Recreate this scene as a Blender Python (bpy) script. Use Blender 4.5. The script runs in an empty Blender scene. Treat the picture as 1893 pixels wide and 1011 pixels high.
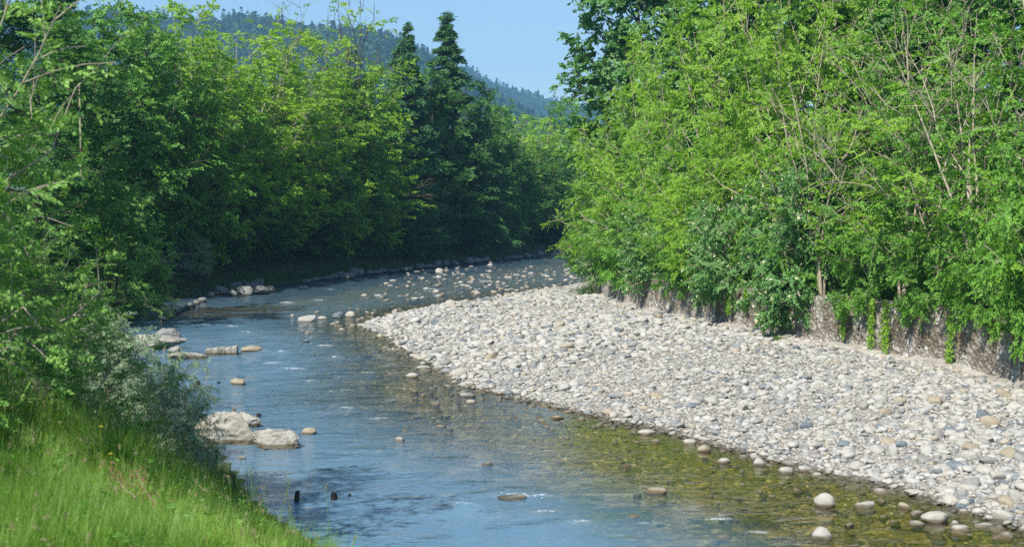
import bpy, math
import numpy as np
from mathutils import Vector
R = math.radians
rs = np.random.RandomState
S = bpy.context.scene
COL = S.collection

# ------------------------------------------------------------------ camera, sky, sun
CAMZ = 5.5; F = 2629.0; CX = 946.5; HY = 380.0
cam_d = bpy.data.cameras.new('camera'); cam = bpy.data.objects.new('camera', cam_d)
COL.objects.link(cam); S.camera = cam
cam.location = (0, 0, CAMZ); cam.rotation_euler = (R(90), 0, 0)
cam_d.sensor_width = 36; cam_d.lens = 50; cam_d.shift_y = -(505.5-HY)/1893
cam_d.clip_start = 0.1; cam_d.clip_end = 9000
cam_d.dof.use_dof = True; cam_d.dof.focus_distance = 70; cam_d.dof.aperture_fstop = 1.7

SUN_EL = 47.0
SUN_DIR = Vector((-0.55, -0.83, 0)).normalized()*math.cos(R(SUN_EL)) + Vector((0, 0, math.sin(R(SUN_EL))))
W = bpy.data.worlds.new('World'); S.world = W; W.use_nodes = True
nt = W.node_tree; nt.nodes.clear()
sky = nt.nodes.new('ShaderNodeTexSky'); sky.sky_type = 'NISHITA'; sky.sun_disc = False
sky.sun_elevation = R(SUN_EL); sky.sun_rotation = math.atan2(SUN_DIR.x, SUN_DIR.y)
sky.air_density = 1.0; sky.dust_density = 0.0; sky.ozone_density = 2.6; sky.altitude = 500
bg = nt.nodes.new('ShaderNodeBackground'); bg.inputs[1].default_value = 0.088
wo = nt.nodes.new('ShaderNodeOutputWorld')
nt.links.new(sky.outputs[0], bg.inputs[0]); nt.links.new(bg.outputs[0], wo.inputs[0])
sl = bpy.data.lights.new('sun', 'SUN'); sl.energy = 5.0; sl.angle = R(0.5); sl.color = (1, .94, .84)
so = bpy.data.objects.new('sun', sl); COL.objects.link(so)
so.rotation_euler = SUN_DIR.to_track_quat('Z', 'Y').to_euler(); so.location = (-60, 0, 80)
S.view_settings.view_transform = 'Standard'; S.view_settings.look = 'None'
S.view_settings.exposure = 0.8; S.view_settings.gamma = 1
S.render.engine = 'CYCLES'
S.cycles.use_denoising = False; S.cycles.max_bounces = 7; S.cycles.diffuse_bounces = 3; S.cycles.glossy_bounces = 3
S.cycles.transmission_bounces = 4; S.cycles.transparent_max_bounces = 8; S.cycles.volume_bounces = 0
S.cycles.caustics_reflective = False; S.cycles.caustics_refractive = False

def world(px, py, z=0.0):            # the spot at height z that a photo pixel looks at
    d = (CAMZ-z)*F/(py-HY)
    return ((px-CX)/F*d, d)
def wx(px, d): return (px-CX)/F*d
def wz(py, d): return CAMZ+(HY-py)/F*d

# ------------------------------------------------------------------ materials
def ramp(nt, fac, stops, interp='LINEAR'):
    n = nt.nodes.new('ShaderNodeValToRGB'); n.color_ramp.interpolation = interp
    e = n.color_ramp.elements
    while len(e) < len(stops): e.new(0.5)
    for i, (p, c) in enumerate(stops):
        e[i].position = p; e[i].color = (*c, 1) if len(c) == 3 else c
    nt.links.new(fac, n.inputs[0]); return n.outputs[0]
def newmat(name):
    m = bpy.data.materials.new(name); m.use_nodes = True; m.node_tree.nodes.clear()
    o = m.node_tree.nodes.new('ShaderNodeOutputMaterial'); return m, m.node_tree, o
def noise(nt, scale, detail=4, rough=.55, vec=None, dist=0):
    n = nt.nodes.new('ShaderNodeTexNoise'); n.inputs['Scale'].default_value = scale
    n.inputs['Detail'].default_value = detail; n.inputs['Roughness'].default_value = rough
    n.inputs['Distortion'].default_value = dist
    if vec is not None: nt.links.new(vec, n.inputs['Vector'])
    return n.outputs[0]
def mixc(nt, fac, a, b, mode='MIX'):
    n = nt.nodes.new('ShaderNodeMix'); n.data_type = 'RGBA'; n.blend_type = mode
    for k, v in ((0, fac), (6, a), (7, b)):
        if isinstance(v, (int, float)): n.inputs[k].default_value = v
        elif isinstance(v, tuple): n.inputs[k].default_value = (*v, 1)
        else: nt.links.new(v, n.inputs[k])
    return n.outputs[2]
def mth(nt, op, a, b=0.0, clamp=False):
    n = nt.nodes.new('ShaderNodeMath'); n.operation = op; n.use_clamp = clamp
    for k, v in ((0, a), (1, b)):
        if isinstance(v, (int, float)): n.inputs[k].default_value = v
        else: nt.links.new(v, n.inputs[k])
    return n.outputs[0]
def attr(nt, name):
    n = nt.nodes.new('ShaderNodeAttribute'); n.attribute_name = name; return n
def bump(nt, h, strength, dist, normal=None):
    n = nt.nodes.new('ShaderNodeBump'); n.inputs['Strength'].default_value = strength
    n.inputs['Distance'].default_value = dist; nt.links.new(h, n.inputs['Height'])
    if normal is not None: nt.links.new(normal, n.inputs['Normal'])
    return n.outputs[0]
def gpos(nt): return nt.nodes.new('ShaderNodeNewGeometry').outputs['Position']

def leafmat(name, cols, trans=.42, gloss=.06, tcol=(1.25, 1.25, .55)):
    """cols: three greens, from the leaf's own tint; each tree shifts a little"""
    m, nt, o = newmat(name)
    oi = nt.nodes.new('ShaderNodeObjectInfo')
    t = attr(nt, 'tint').outputs['Fac']
    t = mth(nt, 'ADD', mth(nt, 'MULTIPLY', t, .75), mth(nt, 'MULTIPLY', oi.outputs['Random'], .25))
    c = ramp(nt, t, [(0, cols[0]), (.5, cols[1]), (1, cols[2])])
    d = nt.nodes.new('ShaderNodeBsdfDiffuse'); nt.links.new(c, d.inputs[0])
    tr = nt.nodes.new('ShaderNodeBsdfTranslucent')
    nt.links.new(mixc(nt, 1.0, c, tcol, 'MULTIPLY'), tr.inputs[0])
    g = nt.nodes.new('ShaderNodeBsdfGlossy'); g.inputs['Roughness'].default_value = .55
    g.inputs[0].default_value = (.9, .95, .9, 1)
    a = nt.nodes.new('ShaderNodeMixShader'); a.inputs[0].default_value = trans
    nt.links.new(d.outputs[0], a.inputs[1]); nt.links.new(tr.outputs[0], a.inputs[2])
    b = nt.nodes.new('ShaderNodeMixShader'); b.inputs[0].default_value = gloss*.5
    nt.links.new(a.outputs[0], b.inputs[1]); nt.links.new(g.outputs[0], b.inputs[2])
    nt.links.new(b.outputs[0], o.inputs[0]); return m

def simple(name, stops, scale=6, rough=.85, bstr=.3, bdist=.01, bscale=30, gloss=.3):
    m, nt, o = newmat(name)
    tc = nt.nodes.new('ShaderNodeTexCoord').outputs['Object']
    c = ramp(nt, noise(nt, scale, 6, .6, tc), stops)
    p = nt.nodes.new('ShaderNodeBsdfPrincipled'); nt.links.new(c, p.inputs['Base Color'])
    p.inputs['Roughness'].default_value = rough; p.inputs['Specular IOR Level'].default_value = gloss
    nt.links.new(bump(nt, noise(nt, bscale, 5, .6, tc), bstr, bdist), p.inputs['Normal'])
    nt.links.new(p.outputs[0], o.inputs[0]); return m

M = {}
M['lime'] = leafmat('leaves_lime', [(0.134, 0.291, 0.018), (0.224, 0.426, 0.027), (0.370, 0.582, 0.056)], trans=.5)
M['green'] = leafmat('leaves_green', [(0.081, 0.218, 0.025), (0.138, 0.333, 0.034), (0.230, 0.471, 0.052)])
M['cool'] = leafmat('leaves_cool', [(0.063, 0.184, 0.040), (0.115, 0.287, 0.063), (0.196, 0.414, 0.103)], gloss=.09)
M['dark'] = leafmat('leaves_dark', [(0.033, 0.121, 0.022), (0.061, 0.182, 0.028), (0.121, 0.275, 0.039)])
M['airy'] = leafmat('leaves_airy', [(0.166, 0.333, 0.019), (0.261, 0.463, 0.028), (0.416, 0.618, 0.048)], trans=.5)
M['silver'] = leafmat('leaves_silver', [(0.192, 0.288, 0.156), (0.312, 0.432, 0.264), (0.480, 0.600, 0.432)], trans=.3, tcol=(1, 1.05, .8))
M['willow'] = leafmat('leaves_willow', [(0.101, 0.230, 0.043), (0.187, 0.374, 0.071), (0.345, 0.546, 0.144)], trans=.4)
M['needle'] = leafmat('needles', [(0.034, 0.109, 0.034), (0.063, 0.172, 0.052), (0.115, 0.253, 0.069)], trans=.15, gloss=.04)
M['needle_pale'] = leafmat('needles_pale', [(0.051, 0.153, 0.068), (0.085, 0.221, 0.085), (0.145, 0.306, 0.119)], trans=.2, gloss=.05)
M['flower'] = leafmat('cream_petals', [(.5, .5, .3), (.62, .62, .42), (.7, .7, .55)], trans=.3, tcol=(1, 1, .9))
M['yflower'] = leafmat('yellow_petals', [(.7, .6, .03), (.75, .65, .05), (.8, .7, .1)], trans=.3, tcol=(1, 1, .5))
M['hillwood'] = leafmat('hill_foliage', [(.018, .06, .03), (.034, .095, .04), (.07, .15, .05)], trans=.25, gloss=0)
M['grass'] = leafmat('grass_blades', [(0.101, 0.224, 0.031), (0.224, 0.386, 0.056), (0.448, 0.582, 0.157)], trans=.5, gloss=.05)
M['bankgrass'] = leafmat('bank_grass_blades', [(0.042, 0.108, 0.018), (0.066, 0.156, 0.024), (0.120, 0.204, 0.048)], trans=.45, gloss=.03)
M['seed'] = leafmat('grass_seed', [(.28, .2, .12), (.36, .28, .18), (.42, .36, .24)], trans=.3, tcol=(1, 1, .9))
M['deadtwig'] = simple('dead_twig', [(.3, (.17, .12, .08)), (.7, (.36, .28, .20))])
M['bark'] = simple('bark_brown', [(.3, (.05, .038, .026)), (.7, (.14, .11, .08))], 5)
M['palebark'] = simple('bark_pale', [(.3, (.24, .20, .15)), (.7, (.46, .41, .33))], 5)
M['rustbark'] = simple('dead_weed', [(.3, (.16, .08, .05)), (.7, (.30, .17, .10))], 5)
M['wetwood'] = simple('wet_black_wood', [(.3, (.006, .006, .006)), (.7, (.03, .026, .02))], 8, .5, .5, .02, 20)
M['greywood'] = simple('weathered_post', [(.3, (.12, .11, .09)), (.7, (.25, .23, .2))], 8)

def stonemat(name, stops, veins=.0, moss=0.0, gr=1.0, wetz=.085):
    m, nt, o = newmat(name)
    tc = nt.nodes.new('ShaderNodeTexCoord').outputs['Object']; gp = gpos(nt)
    oi = nt.nodes.new('ShaderNodeObjectInfo')
    va = nt.nodes.new('ShaderNodeVectorMath'); va.operation = 'ADD'
    nt.links.new(gp, va.inputs[0]); nt.links.new(oi.outputs['Random'], va.inputs[1])
    n = noise(nt, 5*gr, 8, .65, va.outputs[0])
    c = ramp(nt, n, stops)
    sp = noise(nt, 60*gr, 3, .7, gp)
    c = mixc(nt, .35, c, ramp(nt, sp, [(.3, (.35, .35, .35)), (.7, (.75, .75, .75))]), 'OVERLAY')
    sep = nt.nodes.new('ShaderNodeSeparateXYZ'); nt.links.new(gp, sep.inputs[0])
    z = sep.outputs[2]
    if moss:
        mk = mth(nt, 'MULTIPLY', ramp(nt, noise(nt, 3, 5, .6, gp), [(.52, (0, 0, 0)), (.62, (1, 1, 1))]),
                 ramp(nt, z, [(0.0, (1, 1, 1)), (.55, (0, 0, 0))]))
        c = mixc(nt, mth(nt, 'MULTIPLY', mk, moss), c, (.06, .075, .018))
    wet = ramp(nt, mth(nt, 'ADD', z, mth(nt, 'MULTIPLY', n, .03)), [(wetz-.04, (.34, .31, .24)), (wetz, (1, 1, 1))])
    c = mixc(nt, 1.0, c, wet, 'MULTIPLY'); c = mixc(nt, 1.0, c, (.63, .645, .67), 'MULTIPLY')
    hh = noise(nt, 18*gr, 7, .65, gp)
    if moss:
        e = nt.nodes.new('ShaderNodeTexVoronoi'); e.feature = 'DISTANCE_TO_EDGE'; e.inputs['Scale'].default_value = 1.0
        mp = nt.nodes.new('ShaderNodeMapping'); mp.inputs['Scale'].default_value = (1, 1, 2.2); nt.links.new(va.outputs[0], mp.inputs[0]); nt.links.new(mp.outputs[0], e.inputs[0])
        cr = ramp(nt, e.outputs[0], [(0, (.45, .43, .38)), (.014, (1, 1, 1))]); c = mixc(nt, mth(nt, 'MULTIPLY', n, .9), c, cr, 'MULTIPLY')
        hh = mth(nt, 'ADD', mth(nt, 'MULTIPLY', hh, 1.8), mth(nt, 'MINIMUM', mth(nt, 'MULTIPLY', e.outputs[0], 14), .3))
    p = nt.nodes.new('ShaderNodeBsdfPrincipled'); nt.links.new(c, p.inputs['Base Color'])
    p.inputs['Roughness'].default_value = .8; p.inputs['Specular IOR Level'].default_value = .3
    nt.links.new(bump(nt, hh, .6, .03 if moss else .02), p.inputs['Normal'])
    nt.links.new(p.outputs[0], o.inputs[0]); return m
STONE = {   # colour word -> material
    'pale grey': stonemat('stone_pale_grey', [(.3, (.42, .40, .35)), (.6, (.54, .52, .46)), (.8, (.60, .58, .53))]),
    'cream': stonemat('stone_cream', [(.3, (.46, .42, .35)), (.6, (.58, .54, .46)), (.8, (.64, .61, .54))]),
    'tan': stonemat('stone_tan', [(.3, (.36, .30, .20)), (.6, (.47, .40, .29)), (.8, (.54, .48, .37))]),
    'blue grey': stonemat('stone_blue_grey', [(.3, (.15, .18, .20)), (.6, (.24, .28, .30)), (.8, (.34, .37, .38))]),
    'mid grey': stonemat('stone_mid_grey', [(.3, (.26, .25, .22)), (.6, (.37, .355, .32)), (.8, (.45, .43, .39))]),
}
M['boulder'] = stonemat('boulder_limestone', [(.25, (.27, .24, .18)), (.5, (.46, .43, .36)), (.8, (.60, .58, .53))], moss=.7, gr=.5, wetz=.15)
M['darkrock'] = stonemat('bank_rock', [(.25, (.16, .165, .15)), (.5, (.30, .30, .27)), (.8, (.42, .42, .40))], moss=.5, gr=.5, wetz=.13)

def cobblemat():      # the thousands of small stones: colour by each stone's own tint
    m, nt, o = newmat('cobbles_mixed')
    t = attr(nt, 'tint').outputs['Fac']; gp = gpos(nt)
    c = ramp(nt, t, [(0, (.16, .19, .21)), (.07, (.30, .32, .32)), (.18, (.38, .37, .33)), (.38, (.50, .48, .42)),
                     (.62, (.60, .58, .53)), (.86, (.57, .53, .45)), (.96, (.48, .41, .30)), (1, (.63, .61, .57))])
    c = mixc(nt, .35, c, ramp(nt, noise(nt, 14, 6, .65, gp), [(.3, (.36, .36, .36)), (.7, (.66, .66, .66))]), 'OVERLAY')
    sep = nt.nodes.new('ShaderNodeSeparateXYZ'); nt.links.new(gp, sep.inputs[0])
    wet = ramp(nt, sep.outputs[2], [(.04, (.36, .34, .27)), (.085, (1, 1, 1))])
    c = mixc(nt, 1.0, c, wet, 'MULTIPLY'); c = mixc(nt, 1.0, c, (.63, .645, .67), 'MULTIPLY')
    p = nt.nodes.new('ShaderNodeBsdfPrincipled'); nt.links.new(c, p.inputs['Base Color'])
    p.inputs['Roughness'].default_value = .8; p.inputs['Specular IOR Level'].default_value = .3
    nt.links.new(bump(nt, noise(nt, 40, 5, .6, gp), .4, .01), p.inputs['Normal'])
    nt.links.new(p.outputs[0], o.inputs[0]); return m
M['cobbles'] = cobblemat()

def gravelmat():
    m, nt, o = newmat('fine_gravel'); gp = gpos(nt)
    v = nt.nodes.new('ShaderNodeTexVoronoi'); v.inputs['Scale'].default_value = 16; nt.links.new(gp, v.inputs[0])
    cc = nt.nodes.new('ShaderNodeSeparateColor'); nt.links.new(v.outputs['Color'], cc.inputs[0])
    c = ramp(nt, cc.outputs[0], [(0, (.16, .16, .155)), (.2, (.27, .25, .22)), (.6, (.33, .315, .28)), (1, (.38, .36, .33))])
    c = mixc(nt, 1.0, c, ramp(nt, v.outputs['Distance'], [(.0, (1, 1, 1)), (.55, (.9, .9, .9)), (.8, (.4, .38, .34))]), 'MULTIPLY')
    sep = nt.nodes.new('ShaderNodeSeparateXYZ'); nt.links.new(gp, sep.inputs[0])
    c = mixc(nt, 1.0, c, ramp(nt, sep.outputs[2], [(.03, (.35, .33, .24)), (.09, (1, 1, 1))]), 'MULTIPLY')
    p = nt.nodes.new('ShaderNodeBsdfPrincipled'); nt.links.new(c, p.inputs['Base Color']); p.inputs['Roughness'].default_value = .9
    h = mth(nt, 'SUBTRACT', 1.0, v.outputs['Distance'])
    nt.links.new(bump(nt, h, .8, .04), p.inputs['Normal']); nt.links.new(p.outputs[0], o.inputs[0]); return m
M['gravel'] = gravelmat()

def bedmat():
    m, nt, o = newmat('riverbed_algae'); gp = gpos(nt)
    v = nt.nodes.new('ShaderNodeTexVoronoi'); v.inputs['Scale'].default_value = 4.5; nt.links.new(gp, v.inputs[0])
    cc = nt.nodes.new('ShaderNodeSeparateColor'); nt.links.new(v.outputs['Color'], cc.inputs[0])
    c = ramp(nt, cc.outputs[0], [(0, (.125, .12, .028)), (.5, (.195, .165, .045)), (.85, (.23, .195, .07)), (1, (.32, .29, .17))])
    c2 = ramp(nt, noise(nt, .45, 4, .6, gp), [(.35, (.55, .62, .45)), (.65, (1.2, 1.1, .9))])
    c = mixc(nt, 1.0, c, c2, 'MULTIPLY')
    p = nt.nodes.new('ShaderNodeBsdfPrincipled'); nt.links.new(c, p.inputs['Base Color']); p.inputs['Roughness'].default_value = .9
    nt.links.new(bump(nt, mth(nt, 'SUBTRACT', 1.0, v.outputs['Distance']), .8, .08), p.inputs['Normal'])
    nt.links.new(p.outputs[0], o.inputs[0]); return m
M['bed'] = bedmat()

def bedstonemat():
    m, nt, o = newmat('submerged_cobbles'); t = attr(nt, 'tint').outputs['Fac']; gp = gpos(nt)
    c = ramp(nt, t, [(0, (.11, .105, .03)), (.5, (.19, .16, .055)), (.85, (.26, .22, .10)), (1, (.42, .38, .26))])
    c = mixc(nt, .5, c, ramp(nt, noise(nt, 9, 5, .6, gp), [(.3, (.3, .3, .3)), (.7, (.7, .7, .7))]), 'OVERLAY')
    p = nt.nodes.new('ShaderNodeBsdfPrincipled'); nt.links.new(c, p.inputs['Base Color']); p.inputs['Roughness'].default_value = .7
    nt.links.new(p.outputs[0], o.inputs[0]); return m
M['bedstone'] = bedstonemat()

def soilmat():
    m, nt, o = newmat('bank_soil'); gp = gpos(nt)
    c = ramp(nt, noise(nt, 1.2, 8, .65, gp), [(.35, (.03, .045, .014)), (.55, (.05, .075, .018)), (.7, (.075, .065, .035))])
    p = nt.nodes.new('ShaderNodeBsdfPrincipled'); nt.links.new(c, p.inputs['Base Color']); p.inputs['Roughness'].default_value = .95
    nt.links.new(bump(nt, noise(nt, 12, 6, .7, gp), .8, .08), p.inputs['Normal']); nt.links.new(p.outputs[0], o.inputs[0]); return m
M['soil'] = soilmat()

def wallmat():
    m, nt, o = newmat('rubble_masonry')
    uv = nt.nodes.new('ShaderNodeUVMap').outputs[0]
    dn = nt.nodes.new('ShaderNodeTexNoise'); dn.inputs['Scale'].default_value = 2.2; nt.links.new(uv, dn.inputs[0])
    vm = nt.nodes.new('ShaderNodeVectorMath'); vm.operation = 'MULTIPLY_ADD'
    nt.links.new(dn.outputs['Color'], vm.inputs[0]); vm.inputs[1].default_value = (.25, .2, 0); nt.links.new(uv, vm.inputs[2])
    sc = nt.nodes.new('ShaderNodeVectorMath'); sc.operation = 'MULTIPLY'; sc.inputs[1].default_value = (4.2, 6.5, 1)
    nt.links.new(vm.outputs[0], sc.inputs[0])
    v = nt.nodes.new('ShaderNodeTexVoronoi'); v.voronoi_dimensions = '2D'; v.inputs['Scale'].default_value = 1; v.inputs['Randomness'].default_value = 1
    e = nt.nodes.new('ShaderNodeTexVoronoi'); e.voronoi_dimensions = '2D'; e.feature = 'DISTANCE_TO_EDGE'; e.inputs['Scale'].default_value = 1; e.inputs['Randomness'].default_value = 1
    nt.links.new(sc.outputs[0], v.inputs[0]); nt.links.new(sc.outputs[0], e.inputs[0])
    cc = nt.nodes.new('ShaderNodeSeparateColor'); nt.links.new(v.outputs['Color'], cc.inputs[0])
    c = ramp(nt, cc.outputs[0], [(0, (.19, .17, .14)), (.4, (.29, .27, .235)), (.8, (.38, .365, .335)), (1, (.52, .51, .48))])
    edge = ramp(nt, e.outputs[0], [(.03, (0, 0, 0)), (.12, (1, 1, 1))])
    c = mixc(nt, mth(nt, 'ADD', mth(nt, 'MULTIPLY', edge, .65), .35), (.13, .11, .08), c); c = mixc(nt, .6, c, ramp(nt, noise(nt, 6, 8, .75, uv), [(.35, (.25, .24, .23)), (.65, (.8, .8, .8))]), 'OVERLAY')
    moss = ramp(nt, noise(nt, 1.6, 7, .7, uv), [(.42, (0, 0, 0)), (.56, (1, 1, 1))])
    gpz = nt.nodes.new('ShaderNodeSeparateXYZ'); nt.links.new(uv, gpz.inputs[0])
    moss = mth(nt, 'MULTIPLY', moss, ramp(nt, mth(nt, 'MULTIPLY', gpz.outputs[1], .4), [(.25, (.1, .1, .1)), (.5, (.85, .85, .85))]))
    c = mixc(nt, moss, c, ramp(nt, noise(nt, 14, 5, .7, uv), [(.4, (.05, .04, .022)), (.6, (.15, .11, .065))]))
    p = nt.nodes.new('ShaderNodeBsdfPrincipled'); nt.links.new(c, p.inputs['Base Color']); p.inputs['Roughness'].default_value = .95
    h = mth(nt, 'ADD', mth(nt, 'MINIMUM', e.outputs[0], .25), mth(nt, 'MULTIPLY', noise(nt, 10, 6, .7, uv), .25))
    nt.links.new(bump(nt, h, .9, .10), p.inputs['Normal']); nt.links.new(p.outputs[0], o.inputs[0]); return m
M['wall'] = wallmat()
M['footing'] = simple('pale_concrete', [(.3, (.20, .18, .15)), (.7, (.40, .38, .34))], 3, .9, .5, .03, 9)
M['graveshadow'] = M['soil']

def watermat():
    m, nt, o = newmat('river_water'); gp = gpos(nt)
    mp = nt.nodes.new('ShaderNodeMapping'); nt.links.new(gp, mp.inputs[0])
    mp.inputs['Scale'].default_value = (.62, 1.0, 1); 
    n1 = noise(nt, 1.6, 3, .55, mp.outputs[0], .6)
    n2 = noise(nt, 6.5, 4, .6, mp.outputs[0], .8)
    rif = attr(nt, 'riffle').outputs['Fac']
    h = mth(nt, 'ADD', mth(nt, 'MULTIPLY', n1, .55), mth(nt, 'MULTIPLY', n2, .17))
    h = mth(nt, 'MULTIPLY', h, mth(nt, 'ADD', .5, mth(nt, 'MULTIPLY', rif, .8)))
    h = mth(nt, 'MULTIPLY', h, mth(nt, 'SUBTRACT', 1.0, mth(nt, 'MULTIPLY', attr(nt, 'calm').outputs['Fac'], .72)))
    nrm = bump(nt, h, 1.0, .34)
    fr = nt.nodes.new('ShaderNodeFresnel'); fr.inputs[0].default_value = 1.40; nt.links.new(nrm, fr.inputs[1])
    tr = nt.nodes.new('ShaderNodeBsdfTransparent'); tr.inputs[0].default_value = (.89, .885, .64, 1)
    g = nt.nodes.new('ShaderNodeBsdfGlossy'); g.inputs[0].default_value = (1, 1, 1, 1); g.inputs['Roughness'].default_value = .06
    nt.links.new(nrm, g.inputs['Normal'])
    tb = nt.nodes.new('ShaderNodeBsdfDiffuse'); tb.inputs[0].default_value = (.16, .31, .46, 1)
    mt = nt.nodes.new('ShaderNodeMixShader'); nt.links.new(mth(nt, 'MULTIPLY', attr(nt, 'deep').outputs['Fac'], .62), mt.inputs[0])
    nt.links.new(tr.outputs[0], mt.inputs[1]); nt.links.new(tb.outputs[0], mt.inputs[2])
    mx = nt.nodes.new('ShaderNodeMixShader'); nt.links.new(fr.outputs[0], mx.inputs[0])
    nt.links.new(mt.outputs[0], mx.inputs[1]); nt.links.new(g.outputs[0], mx.inputs[2])
    fo = attr(nt, 'foam').outputs['Fac']
    mp2 = nt.nodes.new('ShaderNodeMapping'); nt.links.new(gp, mp2.inputs[0]); mp2.inputs['Scale'].default_value = (1.2, 2.8, 1)
    fn = noise(nt, 6, 7, .8, mp2.outputs[0], .5)
    fm = mth(nt, 'MULTIPLY', ramp(nt, mth(nt, 'ADD', mth(nt, 'MULTIPLY', fo, .36), fn), [(.80, (0, 0, 0)), (.92, (1, 1, 1))]), .85)
    df = nt.nodes.new('ShaderNodeBsdfDiffuse'); df.inputs[0].default_value = (.7, .76, .8, 1)
    m2 = nt.nodes.new('ShaderNodeMixShader'); nt.links.new(fm, m2.inputs[0])
    nt.links.new(mx.outputs[0], m2.inputs[1]); nt.links.new(df.outputs[0], m2.inputs[2])
    nt.links.new(m2.outputs[0], o.inputs[0]); return m
M['water'] = watermat()

# ------------------------------------------------------------------ mesh building
class Geo:
    def __init__(s): s.v = []; s.f = {3: [], 4: []}; s.m = {3: [], 4: []}; s.t = {3: [], 4: []}; s.n = 0
    def add(s, v, f, mat=0, tint=.5):
        v = np.asarray(v, float).reshape(-1, 3); f = np.asarray(f, np.int64); k = f.shape[1]
        s.v.append(v); s.f[k].append(f+s.n); s.n += len(v)
        s.m[k].append(np.full(len(f), mat)); s.t[k].append(np.broadcast_to(np.asarray(tint, float), (len(f),)))
        return s
    def mesh(s, name, mats, smooth=False):
        me = bpy.data.meshes.new(name); V = np.concatenate(s.v)
        F, Mi, T, L = [], [], [], []
        for k in (3, 4):
            if s.f[k]:
                a = np.concatenate(s.f[k]); F.append(a.ravel()); L.append(np.full(len(a), k))
                Mi.append(np.concatenate(s.m[k])); T.append(np.concatenate(s.t[k]))
        F = np.concatenate(F); L = np.concatenate(L); Mi = np.concatenate(Mi); T = np.concatenate(T)
        me.vertices.add(len(V)); me.vertices.foreach_set('co', V.astype(np.float32).ravel())
        me.loops.add(len(F)); me.loops.foreach_set('vertex_index', F.astype(np.int32))
        me.polygons.add(len(L)); st = np.concatenate([[0], np.cumsum(L)[:-1]])
        me.polygons.foreach_set('loop_start', st.astype(np.int32)); me.polygons.foreach_set('loop_total', L.astype(np.int32))
        me.polygons.foreach_set('material_index', Mi.astype(np.int32))
        me.polygons.foreach_set('use_smooth', np.full(len(L), smooth))
        for mt in mats: me.materials.append(mt)
        a = me.attributes.new('tint', 'FLOAT', 'FACE'); a.data.foreach_set('value', T.astype(np.float32))
        me.update(calc_edges=True); return me
    def obj(s, name, mats, parent=None, smooth=False):
        return link(name, s.mesh(name, mats, smooth), parent)
def link(name, me, parent=None):
    o = bpy.data.objects.new(name, me); COL.objects.link(o)
    if parent: o.parent = parent
    return o
def tag(o, label=None, cat=None, group=None, kind=None):
    if label: o['label'] = label
    if cat: o['category'] = cat
    if group: o['group'] = group
    if kind: o['kind'] = kind
    return o
def empty(name, loc, rz=0):
    o = bpy.data.objects.new(name, None); COL.objects.link(o); o.location = loc; o.rotation_euler = (0, 0, rz)
    o.empty_display_size = .3; return o
def nrmz(a): return a/np.maximum(np.linalg.norm(a, axis=-1, keepdims=True), 1e-9)

def tube(g, pts, rad, sides=5, mat=0, cap=False):
    pts = np.asarray(pts, float); n = len(pts); rad = np.broadcast_to(rad, (n,))
    d = nrmz(np.gradient(pts, axis=0)); ref = np.array([.31, .95, .05]) if abs(d[0][2]) > .8 else np.array([0, 0, 1.])
    a = nrmz(np.cross(d, ref)); b = np.cross(d, a)
    th = np.arange(sides)*2*math.pi/sides
    V = pts[:, None]+rad[:, None, None]*(a[:, None]*np.cos(th)[None, :, None]+b[:, None]*np.sin(th)[None, :, None])
    i = np.arange(n-1)[:, None]*sides; j = np.arange(sides)[None]; k = (j+1) % sides
    Fq = np.stack([i+j, i+k, i+sides+k, i+sides+j], -1).reshape(-1, 4)
    g.add(V, Fq, mat)
    if cap: g.add(np.concatenate([V[-1], pts[-1:]]), [[q, (q+1) % sides, sides] for q in range(sides)], mat)

def sprays(g, r, P, D, L, leaf, nl, wid=.5, up=.8, droop=.25, mat=0, tint=(0, 1), spread=.8, jit=.45, out=0.0):
    """leafy twigs: at each P a twig along D of length L carrying nl leaves left and right; each leaf one folded quad pair"""
    n = len(P)
    if n == 0: return
    a = nrmz(D+r.normal(0, .15, (n, 3)))
    O = P*np.array([1, 1, 0]); N = nrmz(np.array([0, 0, up])+out*nrmz(O+1e-6)+r.normal(0, .35, (n, 3))); N = nrmz(N-a*np.sum(a*N, 1, keepdims=True)); b = np.cross(N, a)
    Ls = np.broadcast_to(L, (n,))*r.uniform(.6, 1.25, n)
    t = (np.arange(nl)+.5)/nl; t = np.clip(t[None]+r.uniform(-.05, .05, (n, nl)), 0, 1.05)
    sg = np.where(np.arange(nl) % 2 == 0, 1., -1.)[None]*np.ones((n, 1))
    C = P[:, None]+a[:, None]*(Ls[:, None]*t)[..., None]; C[..., 2] -= droop*Ls[:, None]*t**2
    ld = nrmz(a[:, None]*.7+b[:, None]*(sg*spread)[..., None]+r.normal(0, jit*.5, (n, nl, 3))-np.array([0, 0, droop*.7]))
    ln = nrmz(N[:, None]+r.normal(0, jit, (n, nl, 3))); w = nrmz(np.cross(ln, ld)); ln = np.cross(ld, w)
    ll = leaf*r.uniform(.65, 1.25, (n, nl))[..., None]; ww = ll*wid*.5
    V = np.stack([C, C+ld*ll*.45+w*ww+ln*ll*.06, C+ld*ll-ln*ll*.10, C+ld*ll*.45-w*ww+ln*ll*.06], 2)
    cnt = n*nl
    tn = np.repeat(r.uniform(tint[0], tint[1], n)*.6, nl)+r.uniform(0, .4, cnt)
    g.add(V.reshape(-1, 3), np.arange(cnt*4).reshape(-1, 4), mat, tn)

def bez(p0, p1, p2, n):
    t = np.linspace(0, 1, n)[:, None]; return (1-t)**2*p0+2*t*(1-t)*p1+t*t*p2

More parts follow.
